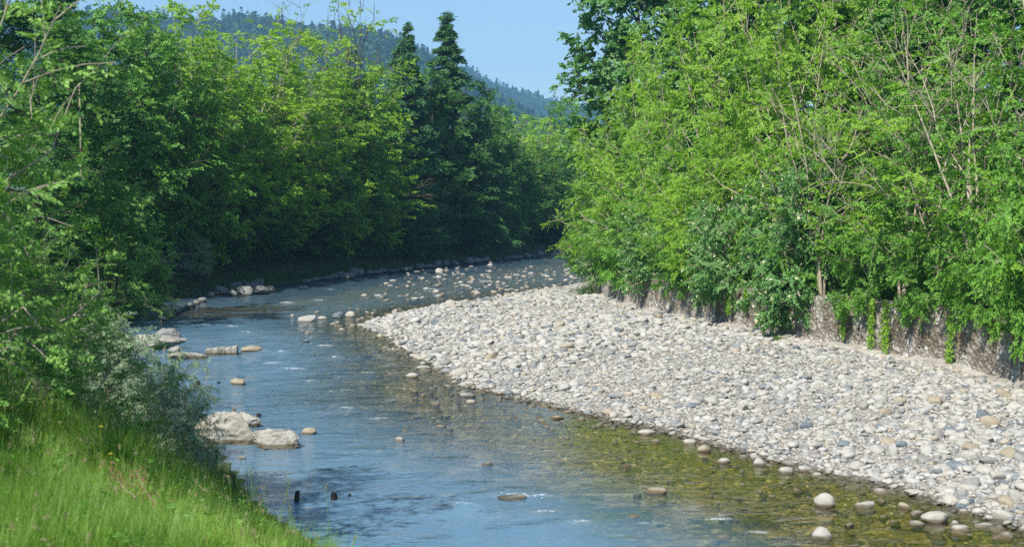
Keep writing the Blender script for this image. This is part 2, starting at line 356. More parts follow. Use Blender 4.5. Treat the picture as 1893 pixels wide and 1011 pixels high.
def broadleaf(seed, H=14, Rr=4, base=.2, limbs=26, subs=8, spr=10, L=.55, leaf=.14, nl=11, prof='oval', tr=.2,
              stems=1, sstem=.6, up=.5, fill=1.0, mats=('bark', 'green'), wid=.55, droop=.25, bare=0.0, flowers=0, tint=(0, 1), asym=0.25, spread=.8, subr=1.0, jit=.45):
    r = rs(seed); gt = Geo(); gl = Geo(); PP, DD = [], []; leaf, nl = (leaf*1.08, nl+3) if leaf > .12 else (leaf*.98, nl+5); wid = min(1, wid*1.2); droop = droop*.7; L = L*.9
    tops = []
    for s in range(stems):
        az = r.uniform(0, 6.28); lean = 0 if stems == 1 else r.uniform(.15, 1)*sstem
        n = 8; zz = np.linspace(0, 1, n); hh = H*(.93 if stems == 1 else r.uniform(.7, .95))
        wob = np.cumsum(r.normal(0, H*.010, (n, 2)), 0); wob[0] = 0
        pts = np.zeros((n, 3)); pts[:, 2] = zz*hh
        pts[:, 0] = wob[:, 0]+math.cos(az)*lean*Rr*zz**1.2; pts[:, 1] = wob[:, 1]+math.sin(az)*lean*Rr*zz**1.2
        rad = tr*(1-zz*.93)/(stems**.4); rad[0] *= 1.25
        pts[0, 2] = -.4
        tube(gt, pts, rad, 7); tops.append(pts)
    profs = {'oval': lambda u: math.sin(math.pi*min(1, max(0, .12+.86*u)))**.7,
             'dome': lambda u: max(0.05, 1-u**2.2)**.5,
             'col': lambda u: (.55+.45*math.sin(math.pi*u))*(1 if u < .85 else .6),
             'fan': lambda u: .45+.55*math.sin(math.pi*min(1, u*.75+.1)),
             'cone': lambda u: (1-u)**.8+.08}
    pf = profs[prof]; lump = r.uniform(1-asym, 1+asym, 16)
    for i in range(limbs):
        u = (i+.5+r.uniform(-.4, .4))/limbs; u = min(max(u, 0), 1)
        zh = H*(base+(1-base)*u); pts = tops[i % stems]
        az = i*2.39996+r.normal(0, .3)
        zf = max(0.02, (zh-(Rr*up*.8))/H) if stems == 1 else max(.02, zh/H*.6)
        zf = min(zf, .9); k = zf*(len(pts)-1); k0 = int(k); p0 = pts[k0]*(1-(k-k0))+pts[min(k0+1, len(pts)-1)]*(k-k0)
        p0 = p0.copy(); p0[2] = max(p0[2], .02)
        e = Rr*pf(u)*lump[int((az % 6.283)/6.283*16) % 16]*r.uniform(.75, 1.08)
        p2 = np.array([math.cos(az)*e, math.sin(az)*e, zh+r.normal(0, .03*H)])
        p1 = (p0+p2)/2+np.array([math.cos(az)*e*.15, math.sin(az)*e*.15, -abs(p2[2]-p0[2])*.1+.02*H*(up-.3)])
        lp = bez(p0, p1, p2, 7); lp[1:-1] += r.normal(0, .012*H, (5, 3))
        ll = np.linalg.norm(p2-p0); lr = max(.010, min(tr*.32/(stems**.3), ll*.009+.008))
        tube(gt, lp, np.linspace(lr, .008, 7), 5)
        for j in range(subs):
            v = .28+.72*(j+r.uniform(.1, 1))/subs; v = min(v, 1); k = v*6; k0 = min(int(k), 5)
            q0 = lp[k0]*(1-(k-k0))+lp[k0+1]*(k-k0); ax = nrmz(lp[k0+1]-lp[k0])
            d = nrmz(ax*.5+r.normal(0, .65, 3)+np.array([0, 0, .15])); sl_ = subr*(.16+.20*(1-v*.6))*max(ll, Rr*.7)*r.uniform(.6, 1.2)
            q2 = q0+d*sl_; q1 = (q0+q2)/2+np.array([0, 0, .08*sl_]); q2[2] -= droop*.3*sl_
            if q2[2] < .1 and base >= 0: q2[2] = .1+r.uniform(0, .3)
            sp_ = bez(q0, q1, q2, 4); tube(gt, sp_, np.linspace(max(lr*.4, .009), .005, 4), 3)
            if r.rand() < bare*(u**1.5)*1.6: 
                for z in range(3):
                    w0 = sp_[r.randint(1, 4)]; w2 = w0+nrmz(d+r.normal(0, .6, 3))*sl_*.5; tube(gt, [w0, (w0+w2)/2, w2], [.007, .006, .003], 3)
                continue
            m = max(1, int(spr*fill*r.uniform(.5, 1.4)))
            tt = r.uniform(.1, 1, m)[:, None]
            P = q0*(1-tt)+q2*tt+r.normal(0, .09*sl_+.03, (m, 3))*np.array([1, 1, .45]); D = nrmz((d*.7+r.normal(0, .6, (m, 3)))*np.array([1, 1, .4])+np.array([0, 0, -.08]))
            PP.append(P); DD.append(D)
    P = np.concatenate(PP); D = np.concatenate(DD)
    sprays(gl, r, P, D, L, leaf, nl, wid=wid, droop=droop, tint=tint, spread=spread, jit=jit, up=.6, out=.75)
    ml = [M[mats[1]]]
    if flowers:
        ml.append(M['flower']); k = r.choice(len(P), min(flowers, len(P)), replace=False)
        sprays(gl, r, P[k]+D[k]*L*.8+np.array([0, 0, .05]), D[k], .10, .055, 7, wid=.9, mat=1)
    return [('trunk', gt.mesh('trunk', [M[mats[0]]], True)), ('crown', gl.mesh('crown', ml))]

def conifer(seed, H=22, Rr=3.4, base=.08, whorls=34, per=7, mats=('bark', 'needle'), hang=.35, leaf=.26, gap=0.0, pine=False, tr=.22, curve=.9):
    r = rs(seed); gt = Geo(); gl = Geo(); PP, DD, LL = [], [], []
    z = np.linspace(0, 1, 9); pts = np.zeros((9, 3)); pts[:, 2] = z*H; pts[0, 2] = -.4
    pts[1:, :2] += np.cumsum(r.normal(0, .03, (8, 2)), 0)
    tube(gt, pts, tr*(1-z*.96), 7)
    for i in range(whorls):
        u = base+(1-base)*((i+r.uniform(0, .8))/whorls)**.95; zz = min(u, .995)*H
        c = np.array([np.interp(zz, pts[:, 2], pts[:, 0]), np.interp(zz, pts[:, 2], pts[:, 1]), zz])
        for j in range(per):
            if r.rand() < gap: continue
            zz = min(.995, u+r.uniform(-.6, .6)/whorls*(1-base))*H; c = np.array([np.interp(zz, pts[:, 2], pts[:, 0]), np.interp(zz, pts[:, 2], pts[:, 1]), zz])
            az = j*6.283/per+i*1.3+r.normal(0, .35); bl = Rr*((1-u)**curve+.03)*r.uniform(.45, 1.2)
            if pine: bl = Rr*(math.sin(math.pi*min(1, .15+.85*(u-base)/(1-base)))**.5)*r.uniform(.5, 1.1)
            o = np.array([math.cos(az), math.sin(az), 0]); dr = (-.12-.28*(1-u)) if not pine else .35
            p2 = c+o*bl+np.array([0, 0, dr*bl+.12*bl]); p1 = c+o*bl*.55+np.array([0, 0, dr*bl*1.1])
            bp = bez(c, p1, p2, 6); tube(gt, bp, np.linspace(.03+.006*bl, .006, 6), 4)
            m = int(10+bl*20)
            t = r.uniform(.12 if not pine else .5, 1.03, m)**.8; k = t*5; k0 = np.minimum(k.astype(int), 4); fr = (k-k0)[:, None]
            P = bp[k0]*(1-fr)+bp[k0+1]*fr+r.normal(0, .03, (m, 3))
            side = np.array([-o[1], o[0], 0]); sg = np.where(r.rand(m) < .5, 1, -1)[:, None]
            D = o*.7+side*sg*r.uniform(.2, .9, (m, 1))+np.array([0, 0, -hang if not pine else .3])*r.uniform(.3, 1.6, (m, 1))
            PP.append(P); DD.append(D); LL.append(np.full(m, 1.0)*(.25+.22*bl*(1-t*.5)/2))
    PP.append(np.tile(pts[-1:], (12, 1))+r.normal(0, .04, (12, 3))); DD.append(r.normal(0, .5, (12, 3))+[0, 0, .6]); LL.append(np.full(12, .4))
    P = np.concatenate(PP); D = np.concatenate(DD); Lc = np.clip(np.concatenate(LL), .25, .8)
    sprays(gl, r, P, D, Lc, leaf, 8, wid=.30, up=.5, droop=.5 if not pine else .05, spread=.55, jit=.5)
    return [('trunk', gt.mesh('trunk', [M[mats[0]]], True)), ('crown', gl.mesh('crown', [M[mats[1]]]))]

# ------------------------------------------------------------------ terrain
LSH = [(6, -30), (3, 0), (2.6, 6), (1.5, 12), (-0.4, 17), (-2.5, 22), (-4.6, 26), (-6.1, 30.7), (-8.0, 36), (-10.8, 43), (-13, 49), (-14.6, 54), (-17, 62),
       (-19, 72), (-20, 80), (-18.8, 87.6), (-14.5, 107), (-9.5, 121), (-4.9, 134), (1, 148), (7, 160), (17, 174), (40, 192), (80, 207), (200, 230)]
RFAR = [(200, 212), (80, 188), (46, 174), (24, 159), (14, 147), (8.6, 134), (7.2, 118), (6.4, 107)]
BARE = [(5.0, 99.7), (1.5, 92), (-2.4, 81), (-5.6, 73), (-7.0, 65), (-5.2, 59), (-4.4, 55), (-3, 49.8), (-1.4, 43), (1.5, 38), (3.6, 34.4),
        (5.3, 31.0), (7.3, 27.6), (8.4, 24.5), (9.8, 20), (11, 12), (12, -30)]
WALL = [(19, -30), (17.5, 12), (15.6, 28), (13.9, 37), (12.3, 43.8), (10.3, 50), (8.2, 57), (6.6, 65), (5.2, 76), (4.8, 88), (5.6, 98), (6.4, 107)]
RIVER = np.array(LSH+RFAR+BARE, float); BAR = np.array(BARE[::-1]+[(a+.5, b) for a, b in WALL[::-1]], float)
def polydist(P, poly, closed=True):
    A = np.asarray(poly, float); B = np.roll(A, -1, 0) if closed else A[1:]; A = A if closed else A[:-1]
    best = np.full(len(P), 1e9)
    for a, b in zip(A, B):
        ab = b-a; t = np.clip(((P-a)@ab)/(ab@ab), 0, 1); best = np.minimum(best, np.linalg.norm(P-(a+t[:, None]*ab), axis=1))
    return best
def inside(P, poly):
    A = np.asarray(poly, float); B = np.roll(A, -1, 0); c = np.zeros(len(P), bool); x, y = P[:, 0], P[:, 1]
    for (x1, y1), (x2, y2) in zip(A, B):
        if y1 == y2: continue
        k = ((y1 > y) != (y2 > y)) & (x < (x2-x1)*(y-y1)/(y2-y1)+x1); c ^= k
    return c
def sm(t): t = np.clip(t, 0, 1); return t*t*(3-2*t)
_r = rs(5); _k = _r.uniform(-1, 1, (14, 2)); _k = _k/np.linalg.norm(_k, axis=1)[:, None]*np.geomspace(.35, 4.5, 14)[:, None]; _p = _r.uniform(0, 6.28, 14); _a = 1/np.geomspace(1, 7, 14)
def rough(P): return (np.sin(P@_k.T+_p)*_a).sum(1)*.35
_w = np.array(WALL); 
def wallx(y): return np.interp(y, _w[:, 1], _w[:, 0])
def walltop(y): return np.interp(y, [0, 45, 60, 88, 107], [2.6, 2.45, 2.2, 1.7, 1.3])
def zone(P): # 0 land, 1 river, 2 bar
    z = np.zeros(len(P), int); z[inside(P, RIVER)] = 1; z[inside(P, BAR)] = 2; return z
def hgt(P):
    P = np.atleast_2d(np.asarray(P, float)); z = zone(P); out = np.zeros(len(P)); n = rough(P)
    dl = polydist(P, LSH, False); db = polydist(P, RFAR+BARE, False)
    k = z == 1
    out[k] = -np.minimum(.62, np.minimum(.03+.35*dl[k], .03+.085*db[k]))-.03*np.clip(n[k], -1, 1)*np.minimum(1, np.minimum(dl[k], db[k]))
    k = z == 2
    out[k] = .02+.95*(1-np.exp(-db[k]/7.5))*np.interp(P[k, 1], [50, 95], [1, .35])+.10*n[k]*np.minimum(1, db[k]/1.2)
    k = z == 0
    left = (P[:, 0] < np.interp(P[:, 1], [q[1] for q in LSH], [q[0] for q in LSH]))
    farR = np.minimum(polydist(P, WALL, False), polydist(P, RFAR[::-1], False))
    H = np.interp(P[:, 1], [22, 40, 60, 130], [1.72, 2.2, 2.0, 1.3])
    st = np.interp(P[:, 1], [20, 40, 80], [4.4, 5, 4.5])
    hl = H*sm(dl/st)+.03+np.clip(dl-6, 0, 60)*.05+.10*n*np.minimum(1, dl/4)
    hr = walltop(P[:, 1])*np.where(P[:, 1] < 107, 1, sm(farR/3))-.12+np.clip(farR-1, 0, 30)*.16+.05*n*np.minimum(1, farR)
    out[k] = np.where(left, hl, hr)[k]
    return out
def gz(x, y): return float(hgt([(x, y)])[0])

xs = np.unique(np.concatenate([np.arange(-30, 24, .3), np.geomspace(24, 1500, 30), -np.geomspace(30, 1500, 30)]))
ys = np.unique(np.concatenate([np.arange(0, 60, .3), np.arange(60, 120, .45), np.arange(120, 215, 1.2), np.geomspace(215, 3200, 24), [-15, -40, -100, -300, -600]]))
X, Y = np.meshgrid(xs, ys); P2 = np.stack([X.ravel(), Y.ravel()], 1); Z = hgt(P2); zn = zone(P2)
far = np.maximum(np.abs(P2[:, 0])-250, P2[:, 1]-260); Z = np.where(far > 0, np.minimum(Z, 3.5), Z)
nx, ny = len(xs), len(ys); i = np.arange(ny-1)[:, None]*nx+np.arange(nx-1)[None]
Fq = np.stack([i, i+1, i+nx+1, i+nx], -1).reshape(-1, 4); Vt = np.column_stack([P2, Z])
fc = zone(P2[Fq].mean(1)); cz = zn[Fq]; fc = np.where(fc == 1, np.where((cz == 0).any(1), 0, np.where((cz == 2).any(1), 2, 1)), fc)
for zi, nm, mt in ((0, 'ground', 'soil'), (1, 'river_bed', 'bed'), (2, 'gravel_bar', 'gravel')):
    f = Fq[fc == zi]; u, inv = np.unique(f, return_inverse=True); g = Geo(); g.add(Vt[u], inv.reshape(-1, 4))
    tag(g.obj(nm, [M[mt]], smooth=True), kind='structure')

# water sheet, a little wider than the river so that it runs in under its banks
g = Geo(); wxs = np.unique(np.concatenate([np.arange(-24, 14, .25), np.arange(14, 200, 4.)])); wys = np.unique(np.concatenate([np.arange(6, 110, .22), np.arange(110, 235, 1.0), [-30, -10, 0]]))
X, Y = np.meshgrid(wxs, wys); Pw = np.stack([X.ravel(), Y.ravel()], 1); nx = len(wxs); i = np.arange(len(wys)-1)[:, None]*nx+np.arange(nx-1)[None]
Fw = np.stack([i, i+1, i+nx+1, i+nx], -1).reshape(-1, 4)
cen = Pw[Fw].mean(1); keep = inside(cen, RIVER) | (polydist(cen, RIVER) < 1.0)
# where the water breaks over stones just under the surface (photo pixel, size)
RIFF = [(600, 640, .9), (575, 705, .8), (680, 690, .7), (640, 720, .6), (850, 935, .7), (1010, 945, .7), (530, 560, 1.1), (480, 585, .9), (700, 600, .8), (690, 650, .6), (1330, 960, .7), (420, 575, .9), (880, 500, 1.5), (960, 510, 1.3), (545, 682, 1.2), (503, 670, .9), (430, 604, .9), (455, 615, .9), (700, 772, .8), (640, 755, .7), (420, 602, .8), (560, 530, 1.4), (610, 535, 1.0), (500, 575, .8),
        (950, 915, .9), (1000, 918, .6), (1075, 965, .7), (1200, 968, .6), (470, 645, .8), (520, 650, .6), (330, 708, .7), (1400, 985, .7), (700, 545, 1.2), (800, 535, 1.4), (620, 660, .7), (760, 500, 1.5), (900, 520, 1.5), (380, 600, .8), (590, 555, 1.), (485, 648, .6)]
foam = np.zeros(len(Pw)); rif = np.zeros(len(Pw))
for px, py, s in RIFF:
    x, y = world(px, py); dx = (Pw[:, 0]-x)/(s*.7); dy = (Pw[:, 1]-y)/(s*.5)
    foam = np.maximum(foam, np.exp(-(dx*dx+dy*dy))); rif = np.maximum(rif, np.exp(-(dx*dx+dy*dy)/7))
rif = np.maximum(rif, np.clip((Pw[:, 1]-66)/20, 0, 1)); rif = np.maximum(rif, .75*np.exp(-((Pw[:, 1]-58)/9)**2-((Pw[:, 0]+11)/6)**2))
shallow = polydist(Pw, BARE, False); rif *= np.clip(shallow/3, .25, 1)
calm = np.clip(1-shallow/5.5, 0, 1)*np.interp(Pw[:, 1], [34, 50], [1, .15])
foam = np.maximum(foam, .5*rif*(Pw[:, 1] > 72)*(shallow > .5)+0*foam)
zw = .022*np.sin(Pw@np.array([1.1, 2.3])+np.sin(Pw[:, 0]*.7)*1.3)*(.25+rif)+.014*np.sin(Pw@np.array([-2.2, 4.1])+1+np.sin(Pw[:, 1]*.9))*(.2+rif)+np.clip(foam-.5, 0, 1)*.08
zw *= (1-calm*.9)
u, inv = np.unique(Fw[keep], return_inverse=True)
g.add(np.column_stack([Pw, zw])[u], inv.reshape(-1, 4)); ow = g.obj('river_water', [M['water']], smooth=True); tag(ow, kind='structure')
for nm, arr in (('calm', np.clip(calm*1.4, 0, 1)), ('foam', foam), ('deep', np.clip(shallow/4-np.interp(Pw[:, 1], [34, 52], [.9, .1]), 0, 1)*np.interp(Pw[:, 1], [30, 60, 85], [1, .8, .3])), ('riffle', np.clip(rif*(1-calm), 0, 1))):
    a = ow.data.attributes.new(nm, 'FLOAT', 'POINT'); a.data.foreach_set('value', arr[u].astype(np.float32))

# ------------------------------------------------------------------ hills and their woods
def hill(name, D, y0, ridge, back, woodlabel, seed, n, ch):
    pxs = np.array([q[0] for q in ridge], float); zr = np.array([wz(q[1], D) for q in ridge]); xr = (pxs-CX)/F*D
    gx = np.linspace(xr[0], xr[-1], 90); gy = np.concatenate([np.linspace(y0, D, 26), np.linspace(D, D+back, 6)[1:]])
    def hz(x, y):
        rz = np.interp(x, xr, zr)-ch*1.2; lump = .035*(np.sin(x*.021+y*.008)+.6*np.sin(x*.05-y*.013+2))*rz
        up = sm((y-y0)/(D-y0))**.8; t = np.where(y <= D, up, 1-.5*np.clip((y-D)/back, 0, 1)**2)
        return 2+(rz-2)*t+lump*np.where(y < D, np.clip((D-y)/(D-y0)*2, 0, 1)*up, 0)
    X, Y = np.meshgrid(gx, gy); Zh = hz(X, Y); nx = len(gx); i = np.arange(len(gy)-1)[:, None]*nx+np.arange(nx-1)[None]
    g = Geo(); g.add(np.stack([X, Y, Zh], -1), np.stack([i, i+1, i+nx+1, i+nx], -1).reshape(-1, 4)); tag(g.obj(name, [M['soil']], smooth=True), kind='structure')
    r = rs(seed); x = r.uniform(xr[0], xr[-1], n); y = D-(D-y0)*r.uniform(0, 1, n)**1.5*.75+r.uniform(0, 25, n)
    z = hz(x, y); con = r.rand(n) < .35; hh = ch*r.uniform(.6, 1.3, n)*np.where(con, 1.25, 1); rr = np.where(con, hh*.22, hh*.42)
    K = 46; zu = r.uniform(0, 1, (n, K)); az = r.uniform(0, 6.283, (n, K))
    pr = np.where(con[:, None], (1-zu)*1.0+.03, np.sqrt(np.maximum(0, 1-(zu*1.9-.9)**2)))*r.uniform(.6, 1.1, (n, K))
    zz = z[:, None]+hh[:, None]*(.15+.85*zu if True else 0)
    C = np.stack([x[:, None]+rr[:, None]*pr*np.cos(az), y[:, None]+rr[:, None]*pr*np.sin(az), zz], -1).reshape(-1, 3)
    nrm = nrmz(np.stack([np.cos(az)*pr, np.sin(az)*pr, zu+.1], -1).reshape(-1, 3)+r.normal(0, .45, (n*K, 3)))
    a = nrmz(np.cross(nrm, r.normal(0, 1, (n*K, 3)))); b = np.cross(nrm, a); s = ch*.13*r.uniform(.5, 1.2, (n*K, 1))
    V = np.stack([C-a*s, C+b*s*.8, C+a*s, C-b*s*.8], 1)
    pt = .28*np.sin(x*.012+1)*np.sin(y*.009+x*.004)+.2*np.sin(x*.031+y*.02)
    gw = Geo(); gw.add(V, np.arange(n*K*4).reshape(-1, 4), 0, np.clip(np.repeat(r.uniform(0, .8, n)-con*.35+pt, K)+r.uniform(0, .2, n*K), 0, 1))
    tag(gw.obj(name.replace('hill', 'hill')+'_forest', [M['hillwood']]), woodlabel, 'forest', kind='stuff')
hill('hill', 1500, 650, [(-500, 70), (100, 48), (240, 42), (300, 30), (345, 42), (400, 50), (470, 38), (520, 44), (560, 58), (620, 64), (700, 72), (760, 84), (870, 150), (950, 200), (1040, 250), (1300, 330)],
     400, 'hazy blue-green forest on the high ridge at the left', 11, 8500, 16)
hill('far_hill', 2300, 1600, [(400, 90), (700, 108), (870, 128), (900, 146), (960, 168), (1020, 184), (1100, 205), (1300, 255), (1900, 300)],
     500, 'hazy forest on the distant slope falling to the right below the sky gap', 12, 5200, 17)

# ------------------------------------------------------------------ retaining wall on the right
def build_wall():
    seg = np.array(WALL[1:-1] + [(6.2, 104)]); L = np.concatenate([[0], np.cumsum(np.linalg.norm(np.diff(seg, axis=0), axis=1))])
    st = .12; s = np.arange(0, L[-1], st); px = np.interp(s, L, seg[:, 0]); py = np.interp(s, L, seg[:, 1])
    ks = np.ones(21)/21; pad = lambda a: np.convolve(np.pad(a, 10, 'edge'), ks, 'valid'); px, py = pad(px), pad(py)
    t = nrmz(np.stack([np.gradient(px), np.gradient(py)], 1)); nl = np.stack([-t[:, 1], t[:, 0]], 1)      # towards the bar
    top = walltop(py); root = empty('retaining_wall', (px[200], py[200], 0))
    tag(root, 'old mossy rubble stone retaining wall above the gravel bar', 'wall')
    off = np.array([px[200], py[200], 0])
    nz = 24; u = np.linspace(0, 1, nz); g = Geo(); r = rs(3)
    zz = -.3+(top[:, None]+.3)*u[None]
    prot = .10*(1-u)[None]+r.normal(0, .014, (len(s), nz))+.05*np.sin(s*.8)[:, None]*.4
    V = np.stack([px[:, None]+nl[:, :1]*prot, py[:, None]+nl[:, 1:]*prot, zz], -1)
    back = V[:, -1:].copy(); back[..., 0] -= nl[:, :1]*1.15; back[..., 1] -= nl[:, 1:]*1.15; low = back.copy(); low[..., 2] -= .9
    V = np.concatenate([V, back, low], 1); nzz = nz+2
    i = np.arange(len(s)-1)[:, None]*nzz+np.arange(nzz-1)[None]; f = np.stack([i, i+nzz, i+nzz+1, i+1], -1).reshape(-1, 4)
    g.add(V-off, f); ob = g.obj('masonry', [M['wall']], root)
    uvl = ob.data.uv_layers.new(name='UVMap'); ss = np.repeat(s, nzz); vv = V[..., 2].ravel().copy(); vv[nz::nzz] += .5
    li = np.empty(len(ob.data.loops), np.int32); ob.data.loops.foreach_get('vertex_index', li)
    uvl.data.foreach_set('uv', np.stack([ss[li], vv[li]], 1).astype(np.float32).ravel())
    # pale footing strip that pokes out of the gravel
    zb = hgt(np.stack([px, py], 1)+nl*.9); zb = np.convolve(np.pad(zb, 15, 'edge'), np.ones(31)/31, 'valid')
    g = Geo(); o1 = .42+.03*np.sin(s*2.1); tp = zb+.07+.05*np.sin(s*1.3)+r.normal(0, .012, len(s))
    prof = [(o1+.02, zb-.4), (o1, tp-.05), (o1-.05, tp), (.05+0*s, tp+.08)]
    V = np.stack([np.stack([px+nl[:, 0]*a, py+nl[:, 1]*a, b], 1) for a, b in prof], 1)
    i = np.arange(len(s)-1)[:, None]*4+np.arange(3)[None]; g.add(V-off, np.stack([i, i+4, i+5, i+1], -1).reshape(-1, 4)); g.obj('footing', [M['footing']], root)
    return px, py, nl, top
WPX, WPY, WNL, WTOP = build_wall()

# ------------------------------------------------------------------ stones
def ico(sub):
    import bmesh
    bm = bmesh.new(); bmesh.ops.create_icosphere(bm, subdivisions=sub, radius=1); bm.verts.ensure_lookup_table()
    v = np.array([q.co[:] for q in bm.verts]); f = np.array([[w.index for w in q.verts] for q in bm.faces]); bm.free(); return v, f
I1, I2, I3, I4 = ico(1), ico(2), ico(3), ico(4)
def lumpy(seed, base, amp=.12, freq=1.6, flat=1.0, facet=0.0, p=2.0):
    r = rs(seed); v, f = base; v = v/(np.abs(v)**p).sum(1, keepdims=True)**(1/p); out = v.copy()
    for o in range(4):
        k = r.normal(0, freq*(1.8**o), (5, 3)); ph = r.uniform(0, 6.28, 5); out += v*((np.sin(v@k.T+ph)).sum(1)*amp/5/(1.25**o))[:, None]*1.6
    if facet:
        for q in range(9 if p < 4 else 22):
            n = nrmz(r.normal(0, 1, 3)*[1, 1, .8]); d = r.uniform(.55, .85) if p < 4 else r.uniform(.62, .95); s = out@n; out -= np.maximum(s-d, 0)[:, None]*n*facet
    return out, f
SV2 = [lumpy(100+i, I2, .14, 1.1, facet=.55 if i % 2 else .2) for i in range(10)]
SV1 = [lumpy(200+i, I1, .16, .9, facet=.4) for i in range(10)]
def stone_mass(P, D, seed, base, asp=None):   # many stones into one mesh; P centres, D longest diameter
    r = rs(seed); g = Geo(); n = len(P); kind = r.randint(0, len(base), n)
    sx = D*.5; sy = sx*r.uniform(.55, .92, n); sz = sx*r.uniform(.30, .6, n); az = r.uniform(0, 6.283, n); ti = r.normal(0, .22, n); ti2 = r.normal(0, .22, n)
    tint = r.uniform(0, 1, n)
    for k in range(len(base)):
        m = kind == k; v, f = base[k]; a = v[None]*np.stack([sx, sy, sz], 1)[m][:, None]
        c, s = np.cos(ti[m])[:, None], np.sin(ti[m])[:, None]; x = a[..., 0]*c-a[..., 2]*s; z = a[..., 0]*s+a[..., 2]*c; y = a[..., 1]
        c, s = np.cos(ti2[m])[:, None], np.sin(ti2[m])[:, None]; y, z = y*c-z*s, y*s+z*c
        c, s = np.cos(az[m])[:, None], np.sin(az[m])[:, None]; x, y = x*c-y*s, x*s+y*c
        V = np.stack([x, y, z], -1)+P[m][:, None]; cnt = m.sum()
        if cnt == 0: continue
        g.add(V, (f[None]+(np.arange(cnt)*len(v))[:, None, None]).reshape(-1, 3), 0, np.repeat(tint[m], len(f)))
    return g
r = rs(42)
def scatter(n, y0, y1, x0, x1, cond):
    out = []
    while sum(len(o) for o in out) < n:
        q = np.stack([r.uniform(x0, x1, n), r.uniform(y0, y1, n)], 1); out.append(q[cond(q)])
    return np.concatenate(out)[:n]
inview = lambda q: np.abs(q[:, 0]/np.maximum(q[:, 1], 1)) < .40
onbar = lambda q: inside(q, BAR) & inview(q) & (q[:, 0] < wallx(q[:, 1])-.25)
edged = lambda q: inside(q, BAR) | (inside(q, RIVER) & (polydist(q, BARE, False) < r.exponential(.85, len(q))))
Pn = scatter(25000, 19, 46, -3, 16, lambda q: edged(q) & inview(q) & (q[:, 0] < wallx(q[:, 1])-.2))
Dn = np.clip(r.lognormal(math.log(.116), .47, len(Pn)), .05, .40)
Pf = scatter(22000, 46, 104, -9, 13, lambda q: edged(q) & inview(q) & (q[:, 0] < wallx(q[:, 1])-.2))
Df = np.clip(r.lognormal(math.log(.165), .47, len(Pf)), .09, .5)
Pa = np.concatenate([Pn, Pf]); Da = np.concatenate([Dn, Df])
# larger cobbles lie in loose drifts
big = scatter(900, 22, 100, -9, 16, onbar); Db = np.clip(r.lognormal(math.log(.29), .3, len(big)), .2, .65)*np.interp(big[:, 1], [24, 40, 90], [.85, 1, 1.25])
Pall = np.concatenate([Pa, big]); Dall = np.concatenate([Da, Db]); Dall = Dall*np.clip(1+.36*rough(Pall*.45+3), .72, 1.6); sz_ = Dall/Pall[:, 1]
nearw = wallx(Pall[:, 1])-Pall[:, 0] < .6
order = np.argsort(-np.where(nearw, 0, sz_)); top300 = []
for k in order:                 # the biggest in view become things of their own
    p = Pall[k]
    if all((p[0]-Pall[j][0])**2+(p[1]-Pall[j][1])**2 > (.5*(Dall[k]+Dall[j])*.85)**2 for j in top300): top300.append(k)
    if len(top300) == 170: break
mask = np.ones(len(Pall), bool); mask[top300] = False
# drop small ones buried in the individual stones' centres is not needed: they only half hide
za = hgt(Pall)
lift = np.clip(r.normal(.08, .16, len(Pall)), -.1, .5)
Pz = np.column_stack([Pall, za+Dall*lift*.5])
sml = mask & (Dall < .2); lar = mask & (Dall >= .2)
g1 = stone_mass(Pz[sml], Dall[sml], 7, SV1); g2 = stone_mass(Pz[lar], Dall[lar], 8, SV2)
off = g1.n; g1.v += g2.v; g1.f[3] += [f+off for f in g2.f[3]]; g1.m[3] += g2.m[3]; g1.t[3] += g2.t[3]; g1.n += g2.n
tag(g1.obj('cobbles', [M['cobbles']], smooth=True), 'thousands of small pale river cobbles covering the gravel bar', 'cobbles', kind='stuff')
# cobbles lying on the bed, seen through the water
Pb = scatter(4200, 20, 60, -13, 12, lambda q: inside(q, RIVER) & inview(q) & (polydist(q, BARE, False) < r.exponential(4.5, len(q))+.2))
Dbb = np.clip(r.lognormal(math.log(.2), .4, len(Pb)), .08, .5); hb = hgt(Pb); Dbb = np.minimum(Dbb, np.maximum(.06, -hb*1.7))
tag(stone_mass(np.column_stack([Pb, hb+Dbb*.02]), Dbb, 9, SV1).obj('submerged_cobbles', [M['bedstone']], smooth=True), 'brown algae-covered cobbles seen through the shallow water', 'cobbles', kind='stuff')

cols = list(STONE); cw = [.36, .22, .11, .12, .19]
SM = {}
for ci, c in enumerate(cols):
    for v in range(5):
        vv, ff = lumpy(300+v*7+ci, I3, .15, 1.0, facet=[.35, .8, .6, .9, .4][v], p=[2.2, 2.8, 2.5, 3.4, 2.1][v]); g = Geo(); g.add(vv*.5, ff); SM[c, v] = g.mesh('river_stone', [STONE[c]], True)
SHAPE = ['rounded', 'angular', 'uneven', 'blocky', 'egg-shaped']
def stone(x, y, z, D, c, v, label, group, asp=(1, .72, .45), rz=None, tilt=(0, 0), name='river_stone', cat='stone'):
    o = link(name, SM[c, v]); o.scale = (D*asp[0], D*asp[1], D*asp[2]); o.location = (x, y, z)
    o.rotation_euler = (tilt[0], tilt[1], r.uniform(0, 6.28) if rz is None else rz); tag(o, label, cat, group); return o
def place_word(x, y):
    d = polydist(np.array([[x, y]]), BARE, False)[0]; w = wallx(y)-x
    al = 'nearest end' if y < 31 else 'near part' if y < 38 else 'middle part' if y < 50 else 'upper part' if y < 66 else 'far tip'
    ac = 'at the water edge' if d < 1.2 else 'above the water' if d < 3.5 else 'near the wall foot' if w < 2.5 else 'in mid bar'
    return al, ac
cnt = {}
